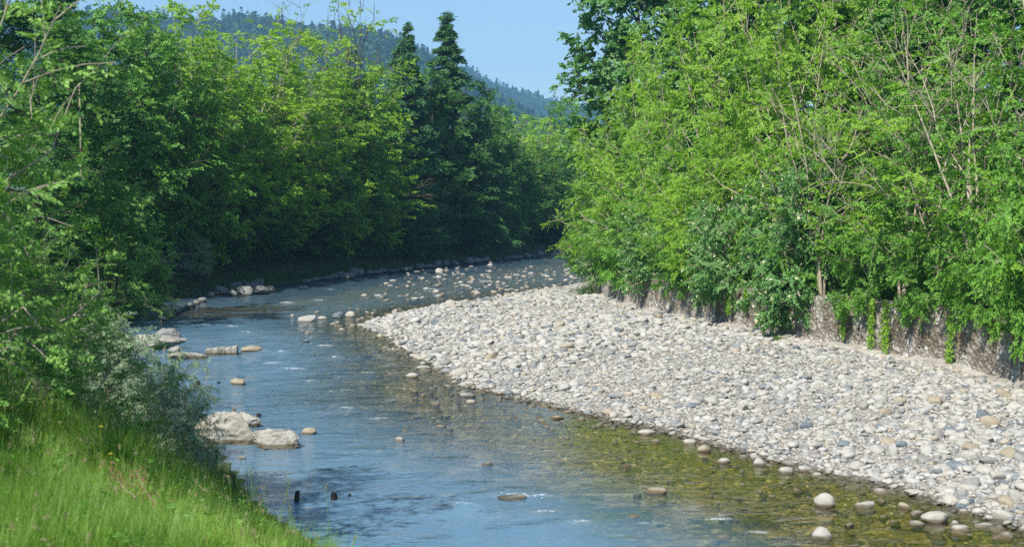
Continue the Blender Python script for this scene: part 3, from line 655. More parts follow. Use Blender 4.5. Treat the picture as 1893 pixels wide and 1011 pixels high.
for k in top300:
    x, y = Pall[k]; c = cols[r.choice(5, p=cw)]; v = r.randint(5); D = Dall[k]; al, ac = place_word(x, y)
    sw = 'large' if sz_[k] > np.quantile(sz_[top300], .6) else 'medium'
    lab = f'{sw} {c} {SHAPE[v]} stone {ac}, {al} of bar'
    asp = (1, r.uniform(.6, .85), r.uniform(.38, .62))
    stone(x, y, za[k]+D*asp[2]*.18, D, c, v, lab, f'{c} stones {ac} of the bar', asp, tilt=(r.normal(0, .15), r.normal(0, .15)))

# stones standing in the river: photo pixel of the stone's foot, its width in photo pixels, colour, shape
WST = [(1525, 934, 46, 'cream', 0, 'rounded dome-like cream stone standing in the shallows of the olive water', .62),
       (1598, 936, 38, 'pale grey', 3, 'flat-topped pale stone just right of the dome-like one in the shallows', .42),
       (1673, 938, 24, 'tan', 1, 'small tan stone at the water edge right of the flat-topped pale one', .6),
       (1730, 962, 52, 'cream', 2, 'broad cream stone with a sloping tail in the lower right shallows', .42),
       (1695, 969, 28, 'pale grey', 0, 'low pale stone touching the left end of the broad cream stone', .35),
       (1776, 979, 44, 'cream', 4, 'flat cream stone below the broad cream one in the lower right shallows', .3),
       (1765, 970, 22, 'pale grey', 1, 'small pale stone behind the flat cream stone in the lower right shallows', .5),
       (1519, 993, 44, 'pale grey', 1, 'jagged pale stone lowest in the olive shallows', .5),
       (1790, 947, 24, 'pale grey', 3, 'small pale stone behind the shallows at the lower right', .5),
       (1338, 854, 30, 'cream', 0, 'flat oval cream stone alone in the olive water', .38),
       (1403, 859, 27, 'pale grey', 1, 'angular pale grey stone in the olive water right of the flat oval one', .55),
       (1454, 873, 34, 'cream', 4, 'cream stone with a dark wet rim at the bar edge', .42),
       (1301, 834, 26, 'tan', 0, 'round tan stone behind the flat oval one at the bar edge', .6),
       (1275, 820, 30, 'cream', 4, 'flat cream stone leftmost of the near bar edge', .4),
       (1213, 908, 48, 'tan', 2, 'low brown-tipped stone barely breaking the middle of the stream', .25),
       (945, 920, 60, 'mid grey', 1, 'wet stone with water breaking over it in the near stream', .16),
       (1510, 880, 24, 'cream', 0, 'small cream stone at the inner bar edge beside the dark rimmed one', .45),
       (1195, 802, 34, 'cream', 2, 'cream stone lying off the bar edge where the water turns olive', .35),
       (870, 745, 22, 'cream', 4, 'small tan-bottomed pale stone left of the bar in mid stream', .4),
       (762, 697, 26, 'cream', 0, 'rounded cream stone alone left of the bar edge', .42),
       (864, 733, 30, 'mid grey', 2, 'flat grey stone just off the left bar edge', .35),
       (566, 594, 38, 'pale grey', 3, 'white blocky stone standing alone in the middle of the upper stream', .42),
       (441, 710, 32, 'tan', 4, 'brown rounded stone left in mid stream below the stone bench', .4),
       (465, 648, 40, 'tan', 0, 'low brown boulder with foam at its right end', .3),
       (571, 801, 32, 'tan', 2, 'small brown-ended stone right of the two big boulders', .5),
       (448, 848, 16, 'pale grey', 0, 'tiny pale stone in front of the long boulder', .5),
       (625, 588, 26, 'blue grey', 1, 'grey pointed stone beside the pair left of the bar tip', .6),
       (648, 586, 24, 'cream', 0, 'cream stone right of the grey pointed one by the bar tip', .55),
       (596, 590, 18, 'pale grey', 4, 'small pale stone left of the grey pointed one by the bar tip', .4),
       (832, 571, 30, 'cream', 0, 'large round white stone on the back edge of the bar tip', .65),
       (812, 505, 18, 'cream', 4, 'bright stone standing up in the far stream before the left rocks', .6)]
for px, py, w, c, v, lab, az in WST:
    x, y = world(px, py, 0); D = w/F*y; hh = D*az*2
    stone(x, y, -.03+hh*.14, D, c, v, lab, None, (1, .7, min(az*1.3, .9)), rz=r.normal(0, .25))
rest_p, rest_d = [], []
zonew = [('in the stream behind the bar', lambda n: np.stack([r.uniform(-9, 5.5, n), r.uniform(82, 140, n)], 1), 300, (.28, .75)),
         ('in the stream left of the bar tip', lambda n: np.stack([r.uniform(-11, -5, n), r.uniform(56, 84, n)], 1), 45, (.2, .5)),
         ('in the shallows along the bar', lambda n: np.stack([r.uniform(-3, 9.5, n), r.uniform(22, 46, n)], 1), 190, (.10, .36))]
used = [world(q[0], q[1]) for q in WST]
for zw_, fn, n, (d0, d1) in zonew:
    c_ = 0
    for q in fn(4000):
        if c_ >= n: break
        bd = polydist(q[None], BARE, False)[0]; ld = polydist(q[None], LSH, False)[0]
        if not inside(q[None], RIVER)[0] or ld < 1.5: continue
        if zw_.startswith('in the shallows') and bd > r.exponential(1.3): continue
        if zw_.startswith('in the stream left') and bd > r.exponential(2.5): continue
        if zw_.startswith('in the stream behind') and (bd > r.exponential(15)+.3): continue
        D = r.uniform(d0, d1)*r.uniform(.6, 1)
        if any((q[0]-a)**2+(q[1]-b)**2 < (D+.3)**2*.5 for a, b in used): continue
        used.append(tuple(q)); c = cols[r.choice(5, p=[.42, .3, .12, .04, .12])]; v = r.randint(5); asp = (1, r.uniform(.6, .85), r.uniform(.4, .62)); hh = D*asp[2]
        c_ += 1
        if D/q[1] < .0058: rest_p.append((q[0], q[1], -.02+hh*.1)); rest_d.append(D); continue
        near = 'farther ' if q[1] > 112 else 'nearer ' if zw_.startswith('in the stream behind') else ''
        stone(q[0], q[1], -.03+hh*r.uniform(-.12, .14), D, c, v, f'{c} {SHAPE[v]} stone {zw_}'+(', '+near+'part' if near else ''), f'{c} stones {zw_}', asp, tilt=(r.normal(0, .1), r.normal(0, .1)))

tag(stone_mass(np.array(rest_p), np.array(rest_d), 17, SV2).obj('stream_stones', [M['cobbles']], smooth=True), 'small pale stones dotted through the stream around the gravel bar', 'stones', kind='stuff')
# boulders and quarried rocks
def rock(px, py, w, h, dep, label, mat='boulder', seed=1, rz=0, tilt=0, facet=.85, name='boulder', lift=0, group=None, base=None, z0=0, flat=1):
    x, y = world(px, py, z0); W_ = w/F*y; H_ = h/F*y
    v, f = lumpy(seed, base or I4, .10, 1.3, facet=facet, p=4.2); v = v*[.5*W_, .5*dep*W_, .5*H_*1.5]; v[:, 2] = np.where(v[:, 2] > 0, v[:, 2]*flat, v[:, 2])
    top = np.quantile(v[:, 2], .995); v[:, 2] += H_-top; v[:, 1] += .35*dep*W_
    g = Geo(); v = v+rs(seed+5).normal(0, .012, v.shape)*(base is None); g.add(v, f); o = g.obj(name, [M[mat]], smooth=base is not None); o.location = (x, y, z0+lift); o.rotation_euler = (0, tilt, rz)
    for q in ():pass
    tag(o, label, 'boulder' if name == 'boulder' else 'rock', group); return o
rock(504, 829, 108, 34, .55, 'long flat-topped pale boulder in the water with a notch at its right end', seed=11, rz=-.10, facet=.95)
rock(412, 822, 120, 56, .6, 'biggest pale boulder with a dark underside behind the silvery willow shrub', seed=14, rz=.05, facet=.9)
rock(452, 790, 60, 26, .5, 'mossy brown boulder leaning behind the biggest pale one', seed=19, rz=-.2)
rock(405, 782, 50, 20, .5, 'low tan slab behind the biggest pale boulder', seed=24)
rock(338, 770, 44, 34, .5, 'pointed pale rock showing behind the silvery willow shrub', seed=27)
rock(278, 646, 108, 21, .5, 'wide white slab resting over the dark hollow by the left shore', seed=33, rz=.02, lift=.10)
rock(305, 634, 60, 26, .6, 'blue-grey rock behind the white slab by the left shore', 'darkrock', seed=37)
rock(322, 655, 26, 14, .8, 'small cube-like tan stone at the right end of the white slab', seed=38)
rock(345, 664, 84, 12, .4, 'long low mossy ledge stone between the white slab and the cut block', seed=41)
rock(318, 662, 30, 8, .6, 'small tan stone lying at the left end of the mossy ledge', seed=43)
# the squared block with grooves
def cut_block():
    x, y = world(409, 657); g = Geo(); W_ = 58/F*y; H_ = 13/F*y; n = 5; r2 = rs(2)
    for k in range(n):
        a = -W_/2+k*W_/n; b = a+W_/n-.012; z1 = H_*(.86+.035*k)
        xx = [a, b]; P = []
        for zz in (-.25, z1*.9, z1):
            ins = .03 if zz == z1 else 0
            P += [(xx[0]+ins*.3, ins, zz), (xx[1]-ins*.3, ins, zz+.02), (xx[1]-ins*.3, .8-ins, zz+.02), (xx[0]+ins*.3, .8-ins, zz)]
        P = np.array(P)+r2.normal(0, .008, (12, 3)); f = []
        for q in (0, 4): f += [[q+i, q+(i+1) % 4, q+4+(i+1) % 4, q+4+i] for i in range(4)]
        f.append([8, 9, 10, 11]); g.add(P, f)
    o = g.obj('cut_stone_block', [M['boulder']]); o.location = (x, y, 0); o.rotation_euler = (0, -.03, .12); tag(o, 'squared pale stone block with upright grooves lying in the stream', 'stone block')
cut_block()
# rock pile and rip-rap on the far left bank (photo pixel, width, height)
PILE = [(392, 549, 22, 10), (412, 545, 36, 15), (428, 547, 20, 12), (437, 538, 28, 18), (452, 546, 44, 17), (462, 537, 34, 15), (472, 533, 36, 18), (484, 544, 36, 16), (498, 541, 28, 12), (447, 531, 22, 14)]
PN = ['leftmost low rock', 'wide slab second from the left', 'small block low in front', 'tilted slab at the left shoulder', 'largest front block', 'flat middle slab', 'long slanting slab on top', 'broad right front block', 'rightmost tapering rock', 'top left rock']
for k, (px, py, w, h) in enumerate(PILE):
    rock(px, py, w, h, .8, f'{PN[k]} of the grey rock pile on the left shore', 'darkrock', seed=60+k, rz=rs(k).normal(0, .3), tilt=rs(k).normal(0, .15), name='bank_rock', group='rock pile on the left shore', base=I3, lift=.0, z0=0.0)
q = rs(77)
edge = [(560, 524), (600, 518), (640, 516), (680, 509), (720, 505), (760, 500), (800, 496), (850, 491), (900, 486), (950, 480), (1000, 476), (1045, 473)]
ex = np.interp(np.linspace(0, 11, 56), range(12), [e[0] for e in edge]); ey = np.interp(np.linspace(0, 11, 56), range(12), [e[1] for e in edge])
cn = ['left', 'middle', 'right']
for k in range(56):
    w = q.uniform(9, 24)*(1.5 if 600 < ex[k] < 680 else .9); zn_ = cn[min(2, int((ex[k]-560)/165))]; big_ = 'big' if w > 19 else 'small' if w < 12 else 'middling'
    rock(ex[k]+q.normal(0, 4), ey[k]-q.uniform(0, 3), w, w*q.uniform(.35, .6), .8, f'{big_} grey rock in the {zn_} third of the far bank rock line', 'darkrock', seed=200+k % 9, rz=q.uniform(-.5, .5), name='bank_rock', group=f'{big_} rocks along the {zn_} of the far bank foot', base=I2)
for k in range(9):      # low wall-like rocks at the left shore bend
    px = 300+k*9; py = 594-k*4.4
    rock(px, py, 16, 9, .8, 'grey rock in the shaded row lining the left shore bend', 'darkrock', seed=220+k, name='bank_rock', group='rocks lining the left shore bend', base=I2)

# old posts standing in the water
def post(px, py, w, h, mat, label, seed):
    x, y = world(px, py); r2 = rs(seed); W_ = w/F*y; H_ = h/F*y; g = Geo(); n = 9; zz = np.array([-.6, 0, H_*.5, H_*.8, H_])
    th = np.arange(n)*6.283/n; rad = W_*.5*r2.uniform(.8, 1.15, n)
    V = np.stack([np.stack([np.cos(th)*rad*s+z*.06, np.sin(th)*rad*s, z+0*th+(r2.uniform(-.25, .15, n)*H_ if z == H_ else 0)], 1) for z, s in zip(zz, (1.1, 1.05, 1, .95, .85))])
    i = np.arange(4)[:, None]*n+np.arange(n)[None]; j = np.arange(4)[:, None]*n+(np.arange(n)+1)[None] % n
    g.add(V, np.stack([i, j, j+n, i+n], -1).reshape(-1, 4)); g.add(np.concatenate([V[-1], [[H_*.06, 0, H_*.75]]]), [[a, (a+1) % n, n] for a in range(n)])
    o = g.obj('wooden_post', [M[mat]]); o.location = (x, y, 0); tag(o, label, 'post', 'old posts standing in the river')
post(321, 713, 6, 10, 'wetwood', 'black stub post, leftmost of the pair by the small riffle', 1)
post(329, 713, 5, 8, 'wetwood', 'black stub post, right-hand one of the pair by the small riffle', 2)
post(366, 713, 7, 10, 'wetwood', 'black stub post alone right of the pair by the small riffle', 3)
post(404, 709, 6, 4, 'wetwood', 'lowest black post stub nearly under water', 4)
post(432, 768, 7, 15, 'greywood', 'weathered post standing up behind the mossy boulder', 5)
post(478, 770, 8, 6, 'wetwood', 'short dark stub right of the mossy boulder', 6)
post(549, 925, 10, 18, 'wetwood', 'black post in the dark near water beside the grass', 7)
post(616, 923, 13, 13, 'wetwood', 'thick black stub in the near water right of the slimmer post', 8)
post(646, 917, 7, 5, 'wetwood', 'tiny black stub tip in the near water', 9)
post(283, 654, 5, 12, 'greywood', 'slim grey post under the white slab, left one', 10)
post(304, 652, 5, 12, 'greywood', 'slim grey post under the white slab, right one', 11)

# ------------------------------------------------------------------ trees and shrubs
V = {}
V['lime', 0] = (10, 4, broadleaf(1, 10, 4.0, .06, 38, 9, 11, .55, .105, 11, 'oval', .14, stems=4, mats=('palebark', 'lime'), droop=.2, asym=.3))
V['lime', 1] = (10, 4, broadleaf(2, 10, 4.0, .04, 36, 9, 11, .6, .11, 11, 'dome', .14, stems=5, sstem=.8, mats=('palebark', 'lime'), droop=.3, asym=.35))
V['green', 0] = (9, 3.6, broadleaf(3, 9, 3.6, .05, 34, 9, 10, .5, .10, 11, 'dome', .12, stems=5, sstem=.8, mats=('palebark', 'green'), asym=.35, bare=.1))
V['green', 1] = (11, 3.6, broadleaf(4, 11, 3.6, .12, 32, 8, 10, .55, .11, 11, 'oval', .13, stems=3, mats=('palebark', 'green'), asym=.35, bare=.15, wid=.42, droop=.4))
V['slender', 0] = (10, 3, broadleaf(31, 10, 3.0, .3, 16, 7, 5, .5, .10, 10, 'fan', .11, stems=4, sstem=1.0, mats=('palebark', 'lime'), asym=.4, bare=.3, up=.9))
V['cool', 0] = (20, 5.2, broadleaf(5, 20, 5.2, .10, 52, 10, 15, .7, .17, 10, 'oval', .28, mats=('bark', 'cool'), wid=.8, asym=.3))
V['shrub', 0] = (4, 2.6, broadleaf(6, 4, 2.6, .02, 34, 8, 9, .35, .085, 10, 'dome', .06, stems=6, sstem=.8, mats=('palebark', 'cool'), asym=.25))
V['hang', 0] = (3, 2.3, broadleaf(7, 3, 2.3, -.28, 36, 8, 10, .36, .085, 10, 'fan', .06, stems=5, sstem=.7, mats=('palebark', 'cool'), asym=.3, flowers=500, droop=.4, up=.2))
V['hang', 1] = (3, 2.3, broadleaf(8, 3, 2.3, -.2, 34, 8, 10, .40, .10, 10, 'fan', .06, stems=5, sstem=.7, mats=('palebark', 'green'), asym=.3, droop=.5, up=.2, wid=.45))
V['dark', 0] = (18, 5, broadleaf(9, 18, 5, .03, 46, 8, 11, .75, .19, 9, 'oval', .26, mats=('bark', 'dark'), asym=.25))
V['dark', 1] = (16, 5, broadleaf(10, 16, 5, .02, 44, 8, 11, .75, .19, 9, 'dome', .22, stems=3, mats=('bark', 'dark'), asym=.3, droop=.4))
V['mid', 0] = (15, 4.4, broadleaf(12, 15, 4.4, .05, 42, 8, 10, .65, .17, 9, 'oval', .22, stems=2, mats=('bark', 'green'), asym=.3))
V['mid', 1] = (14, 4.4, broadleaf(13, 14, 4.4, .08, 42, 8, 9, .65, .16, 9, 'dome', .2, stems=3, mats=('bark', 'green'), asym=.35, bare=.1))
V['airy', 0] = (18, 4.2, broadleaf(14, 18, 4.2, .06, 48, 9, 13, .62, .16, 9, 'oval', .22, stems=2, sstem=.4, mats=('palebark', 'airy'), asym=.4, bare=.16, up=.9, subr=.9))
V['airy', 1] = (18, 4.0, broadleaf(15, 18, 4.0, .08, 46, 9, 13, .6, .16, 9, 'fan', .22, stems=3, sstem=.6, mats=('palebark', 'airy'), asym=.4, bare=.12, up=.9, subr=.9))
V['bare', 0] = (20, 3.2, broadleaf(16, 20, 3.2, .25, 40, 8, 6, .6, .15, 8, 'col', .2, stems=2, sstem=.5, mats=('bark', 'airy'), asym=.45, bare=.45, up=1.0, subr=.8))
V['spruce', 0] = (22, 3.6, conifer(17, 22, 3.6, .04, 40, 8, ('bark', 'needle'), curve=1.0, hang=.7, gap=.2))
V['spruce', 1] = (19, 2.5, conifer(18, 19, 2.5, .06, 38, 7, ('bark', 'needle_pale'), hang=.8, curve=.6, gap=.1))
V['willow', 0] = (9, 3.8, broadleaf(20, 9, 3.8, .04, 46, 9, 10, .42, .085, 12, 'oval', .13, stems=4, sstem=.7, mats=('palebark', 'willow'), wid=.5, asym=.35, droop=.2, up=.8, tint=(0, 1)))
V['willow', 1] = (8, 3.4, broadleaf(21, 8, 3.4, .02, 42, 9, 10, .42, .085, 12, 'dome', .12, stems=5, sstem=.9, mats=('palebark', 'willow'), wid=.45, asym=.35, droop=.2, up=.9))
V['silver', 0] = (2.2, 1.5, broadleaf(22, 2.2, 1.5, .02, 40, 9, 11, .22, .05, 11, 'dome', .035, stems=7, sstem=.9, mats=('palebark', 'silver'), wid=.35, asym=.3, up=1.0))
V['bush', 0] = (6, 3.4, broadleaf(23, 6, 3.4, .0, 36, 8, 10, .5, .12, 10, 'dome', .1, stems=5, sstem=.8, mats=('bark', 'willow'), wid=.45, asym=.25))
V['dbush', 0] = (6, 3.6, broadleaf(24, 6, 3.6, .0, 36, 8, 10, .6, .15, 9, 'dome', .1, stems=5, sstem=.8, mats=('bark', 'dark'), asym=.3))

rt = rs(99)
def plant(name, sp, x, y, H, Rr, label, cat='tree', group=None, rz=None, z=None, lean=(0, 0)):
    h0, r0, parts = V[sp]; z = gz(x, y) if z is None else z
    o = empty(name, (x, y, z-.05), rt.uniform(0, 6.28) if rz is None else rz); o.scale = (Rr/r0, Rr/r0, H/h0)
    o.rotation_euler[0], o.rotation_euler[1] = lean
    for nm, me in parts: link(nm, me, o)
    tag(o, label, cat, group); return o
def tree(name, sp, px, d, top, Rr, label, cat='tree', group=None, **k):
    if px < 1080:
        mg = Rr*.9+1.6 if cat == 'shrub' and Rr > 2 else Rr*.6+1.5
        for _i in range(80):
            q = np.array([[wx(px, d), d]])
            if zone(q)[0] == 0 and polydist(q, LSH, False)[0] > mg: break
            d += 1.0
        if _i > 3: Rr *= 1+.006*_i
    x = wx(px, d); z = gz(x, d); plant(name, sp, x, d, max(1.5, wz(top, d)-z), Rr, label, cat, group, **k)

GL = 'trees on the left bank'; GR = 'trees on the right bank'
BT = 'broadleaf_tree'
# left bank, from the near left to the far bend
tree(BT, ('dark', 0), 40, 52, -60, 5.0, 'dark broadleaf tree filling the upper left corner behind the near willow', group=GL)
tree(BT, ('mid', 0), 225, 66, -12, 4.6, 'tall full green tree right of the dark upper left corner', group=GL)
tree(BT, ('dark', 1), 150, 82, 60, 5.2, 'dark rounded tree in shade behind the tall green one at the left', group=GL)
tree(BT, ('airy', 0), 352, 80, 22, 4.4, 'sunlit airy tree with pale bare twigs poking from its top, left of the ridge', group=GL)
tree(BT, ('airy', 1), 468, 88, 40, 4.8, 'yellow-green open-crowned tree below the ridge with visible pale limbs', group=GL)
tree('bare_topped_tree', ('bare', 0), 532, 108, -6, 3.0, 'thin-crowned tall tree rising past the ridge with leafy tip', group=GL)
tree('bare_topped_tree', ('bare', 0), 648, 112, -22, 4.0, 'tall half-bare tree with many upright twigs against the sky', group=GL)
tree(BT, ('airy', 0), 590, 96, 85, 4.4, 'bright yellow-green tree below the half-bare tall tree', group=GL)
tree(BT, ('airy', 1), 662, 106, 100, 3.8, 'light green tree left of the blue-green spruce', group=GL)
tree('spruce_tree', ('spruce', 0), 752, 128, 46, 4.2, 'smaller spruce top poking above the trees left of the tallest dark spruce', group=GL)
tree('spruce_tree', ('spruce', 1), 742, 108, 76, 3.4, 'narrow blue-green spruce standing forward among the broadleaf trees', group=GL)
tree('spruce_tree', ('spruce', 0), 826, 126, 28, 5.8, 'tall dark pointed spruce beside the sky gap', group=GL)
tree(BT, ('dark', 0), 795, 118, 125, 4.8, 'dark green hornbeam between the two spruces', group=GL)
tree(BT, ('dark', 1), 880, 132, 150, 4.4, 'dark tree stepping down right of the tall spruce', group=GL)
tree(BT, ('mid', 1), 925, 148, 185, 4.8, 'dark green rounded tree under the distant slope', group=GL)
tree(BT, ('airy', 1), 985, 172, 205, 4.6, 'sunlit tree with open crown in the far gap of the valley', group=GL)
tree(BT, ('mid', 0), 1045, 182, 178, 5.2, 'sunlit green tree farthest right in the valley gap', group=GL)
tree(BT, ('mid', 1), 960, 200, 235, 6, 'low pale tree farthest back in the valley gap', group=GL)
tree(BT, ('mid', 0), 640, 118, 115, 5, 'green tree filling the row behind the bright yellow-green one', group=GL)
tree(BT, ('airy', 0), 410, 96, 80, 5, 'green tree between the airy sunlit ones below the ridge', group=GL)
tree(BT, ('mid', 0), 290, 84, 45, 4.8, 'green tree in the second row left of the airy twiggy one', group=GL)
tree(BT, ('airy', 0), 535, 84, 165, 3.8, 'low sunlit light green tree in the middle of the left bank', group=GL)
tree(BT, ('airy', 1), 640, 100, 215, 4.2, 'half-shaded light green tree in front of the bright ones at the middle left', group=GL)
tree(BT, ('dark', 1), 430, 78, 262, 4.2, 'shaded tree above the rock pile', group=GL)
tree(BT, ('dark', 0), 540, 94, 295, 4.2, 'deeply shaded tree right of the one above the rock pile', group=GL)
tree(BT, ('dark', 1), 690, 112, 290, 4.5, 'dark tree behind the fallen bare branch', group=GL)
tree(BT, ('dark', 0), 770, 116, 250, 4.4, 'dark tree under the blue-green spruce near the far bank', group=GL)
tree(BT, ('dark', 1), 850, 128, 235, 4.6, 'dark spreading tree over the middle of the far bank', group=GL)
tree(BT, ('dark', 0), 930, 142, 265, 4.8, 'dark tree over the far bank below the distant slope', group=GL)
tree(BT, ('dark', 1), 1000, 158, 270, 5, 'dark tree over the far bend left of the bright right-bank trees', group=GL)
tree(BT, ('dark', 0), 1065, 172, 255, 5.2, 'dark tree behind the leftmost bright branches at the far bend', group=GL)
# shrubs of the left bank
plant('willow_shrub', ('bush', 0), -19.6, 70, 7.0, 3.7, 'rounded grey-green willow shrub in sun behind the near willow', 'shrub')
tree('willow_shrub', ('bush', 0), 330, 70, 320, 2.4, 'smaller grey-green willow shrub right of the rounded one', 'shrub')
SHR = [(385, 79, 380, 2.5, 'dark shrub behind the silvery bush at the left shore'), (470, 88, 375, 3.2, 'dark broad shrub hanging above the rock pile'),
       (560, 99, 390, 3.2, 'dark shrub right of the rock pile'), (640, 108, 392, 3, 'dark shrub over the left end of the far rock line'), (720, 117, 398, 3, 'shaded shrub below the fallen bare branch'),
       (790, 125, 400, 3, 'shaded shrub over the middle of the far rock line'), (860, 133, 402, 3, 'shaded shrub right of the middle of the far bank'), (930, 145, 400, 3.2, 'shaded shrub near the right part of the far bank'),
       (1000, 157, 402, 3.2, 'shaded shrub left of the far bend'), (1060, 168, 398, 3.5, 'rightmost shaded shrub of the far bend')]
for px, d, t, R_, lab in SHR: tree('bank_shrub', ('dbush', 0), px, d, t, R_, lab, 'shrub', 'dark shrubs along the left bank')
tree('silver_shrub', ('silver', 0), 350, 72, 432, 1.5, 'silvery-leaved shrub catching sun against the dark left bank', 'shrub')
tree('silver_shrub', ('silver', 0), 285, 62, 480, 1.2, 'silvery shrub half hidden by the near willow branches', 'shrub')
# near left
plant('willow_tree', ('willow', 0), -9.1, 20.3, 9.2, 3.5, 'big pale green willow filling the left edge in the foreground', rz=.3)
plant('willow_tree', ('willow', 1), -12.0, 24.6, 3.8, 2.6, 'lower leafy willow behind the big one on the near left bank', rz=2)
plant('willow_tree', ('willow', 0), -14, 30, 8, 3.6, 'willow at the left edge half hidden behind the big foreground one', rz=4)
plant('willow_shrub', ('willow', 1), -7.2, 23.5, 2.5, 1.5, 'low shaded green willow shrub at the foot of the big willow', 'shrub', rz=1)
plant('willow_shrub', ('willow', 1), -11.2, 33, 3.2, 1.9, 'green shrub at the left shore before the white slab', 'shrub', rz=5)
plant('silver_shrub', ('silver', 0), -6.5, 27.0, 2.2, .95, 'silvery-leaved shrub leaning over the big boulders at the near shore', 'shrub', rz=.5)
plant('silver_shrub', ('silver', 0), -8.3, 29.2, 2.2, 1.1, 'grey-green silvery shrub left of the one over the boulders', 'shrub', rz=2.5)

# right bank: (y along the bank, offset behind the wall, height, crown radius, kind, label)
RB = [(90, 3.0, 21.5, 5.4, ('cool', 0), BT, 'tall maple rising beyond the frame beside the sky gap'),
      (84, 1.6, 9.6, 3.9, ('lime', 0), BT, 'bright lime-green tree reaching over the water at the left end of the wall'),
      (93, 2.6, 6.8, 3.0, ('lime', 1), BT, 'low lime-green tree leaning over the river behind the wall end'),
      (77, 2.4, 12.5, 3.6, ('lime', 1), BT, 'lime-green tree just right of the tall maple'),
      (71, 1.4, 8.0, 3.4, ('green', 0), BT, 'green many-stemmed tree above the left third of the wall'),
      (65, 3.0, 14.5, 4.2, ('lime', 0), BT, 'tall yellow-green tree with drooping layered sprays'),
      (60, 1.2, 7.4, 3.1, ('lime', 1), BT, 'yellow-green small tree over the middle of the wall'),
      (55, 2.6, 13.5, 3.9, ('lime', 0), BT, 'broad yellow-green tree at the centre of the right bank'),
      (51, 1.3, 6.6, 2.8, ('green', 0), BT, 'small green tree with pale stems above the wall shadow'),
      (47.5, 2.8, 12, 3.6, ('green', 1), BT, 'green tree with thin pale upright stems right of centre'),
      (44, 1.3, 7.5, 2.9, ('green', 0), BT, 'small green tree above the vine strands'),
      (41, 3.0, 12.5, 3.6, ('green', 1), BT, 'green tree with slanting pale stems at the right'),
      (38.5, 1.2, 6.8, 2.6, ('green', 0), BT, 'leafy green tree over the right end of the wall'),
      (35.5, 2.2, 11, 3.2, ('lime', 1), BT, 'bright green tree at the right edge of the picture'),
      (82, 7.5, 26, 4.2, ('spruce', 0), 'spruce_tree', 'dark spruce with hanging twigs behind the yellow-green trees'),
      (74, 7, 18, 5.0, ('cool', 0), BT, 'tall dark green tree behind the layered yellow-green ones'),
      (66, 9, 20, 5.0, ('dark', 0), BT, 'dark tall tree deep in the right bank wood, left part'),
      (58, 7.5, 18, 4.8, ('cool', 0), BT, 'tall green tree deep behind the centre of the right bank'),
      (51, 8, 19, 4.8, ('dark', 0), BT, 'dark tall tree deep in the right bank wood, centre part'),
      (46, 7, 17, 4.2, ('cool', 0), BT, 'tall green tree behind the slanting pale stems'),
      (42, 9, 18, 4.6, ('dark', 1), BT, 'dark tall tree at the upper right edge'),
      (57, 14, 21, 5.5, ('dark', 0), BT, 'dark tree farthest back at the upper right'),
      (72, 14, 22, 5.5, ('dark', 1), BT, 'dark tree farthest back behind the tall maple'),
      (50, .6, 8.5, 3.0, ('slender', 0), 'slender_tree', 'cluster of thin pale leaning stems above the wall shadow'),
      (45.5, .7, 9.0, 3.2, ('slender', 0), 'slender_tree', 'cluster of thin pale leaning stems above the vine strands'),
      (41, .5, 9.5, 3.2, ('slender', 0), 'slender_tree', 'cluster of thin pale leaning stems above the longest vine'),
      (100, 4.5, 10, 4, ('mid', 1), BT, 'green tree half hidden behind the tall maple foot')]
for y, off, H, R_, sp, nm, lab in RB: plant(nm, sp, float(wallx(y))+off, y, H, R_, lab, 'tree', GR)
HB = [(97, 1.4, 2.6, 1.7, ('hang', 1), 'green shrub drooping at the far corner of the wall'), (88, .5, 2.7, 2.1, ('hang', 1), 'green shrub hanging over the left end of the wall'),
      (80, .6, 3.0, 2.1, ('hang', 0), 'shrub with cream flowers near the left end of the wall'), (73, .5, 3.0, 2.2, ('hang', 1), 'green shrub drooping over the wall, third from the left end'),
      (67, .6, 3.2, 2.2, ('hang', 0), 'cream-flowered shrub over the left third of the wall'), (61.5, .5, 3.1, 2.0, ('hang', 1), 'green shrub over the wall left of the big flowering one'),
      (56.5, .5, 3.3, 2.1, ('hang', 0), 'cream-flowered shrub left of the deepest overhang'), (51, .2, 4.6, 2.4, ('hang', 0), 'largest flowering shrub hanging lowest and casting a dark shadow on the wall'),
      (47, .7, 2.8, 1.7, ('hang', 1), 'green shrub over the wall above the first vine strand'), (43.5, .8, 2.8, 1.6, ('hang', 1), 'green shrub over the wall above the pair of vine strands'),
      (40.2, .6, 2.8, 1.6, ('hang', 1), 'green shrub over the wall left of the longest vine'), (37.2, .3, 4.4, 1.9, ('hang', 1), 'green shrub drooping far down at the right edge'),
      (34.6, .4, 3.0, 1.7, ('hang', 0), 'flowering shrub cut by the right edge of the picture')]
for y, off, H, R_, sp, lab in HB: plant('hanging_shrub', sp, float(wallx(y))+off, y, H, R_, lab, 'shrub', 'shrubs hanging over the wall', z=float(walltop(y))+.15)
for y, off, H, R_, lab in [(86, 2.5, 4.2, 2.6, 'shrub filling the foot of the bright lime tree'), (76, 3, 4.5, 2.6, 'shrub among the stems above the left part of the wall'), (68, 3, 4.5, 2.6, 'dense shrub under the tall yellow-green tree'),
                           (60, 3, 4.4, 2.5, 'dense shrub under the broad central yellow-green tree'), (53, 3, 4.2, 2.4, 'dense shrub right of the central yellow-green tree'), (46, 3, 4, 2.2, 'dense shrub below the thin pale upright stems'), (39.5, 3, 4, 2.2, 'dense shrub below the slanting pale stems')]:
    plant('understory_shrub', ('shrub', 0), float(wallx(y))+off, y, H, R_, lab, 'shrub', 'shrubs among the trees on the right bank')

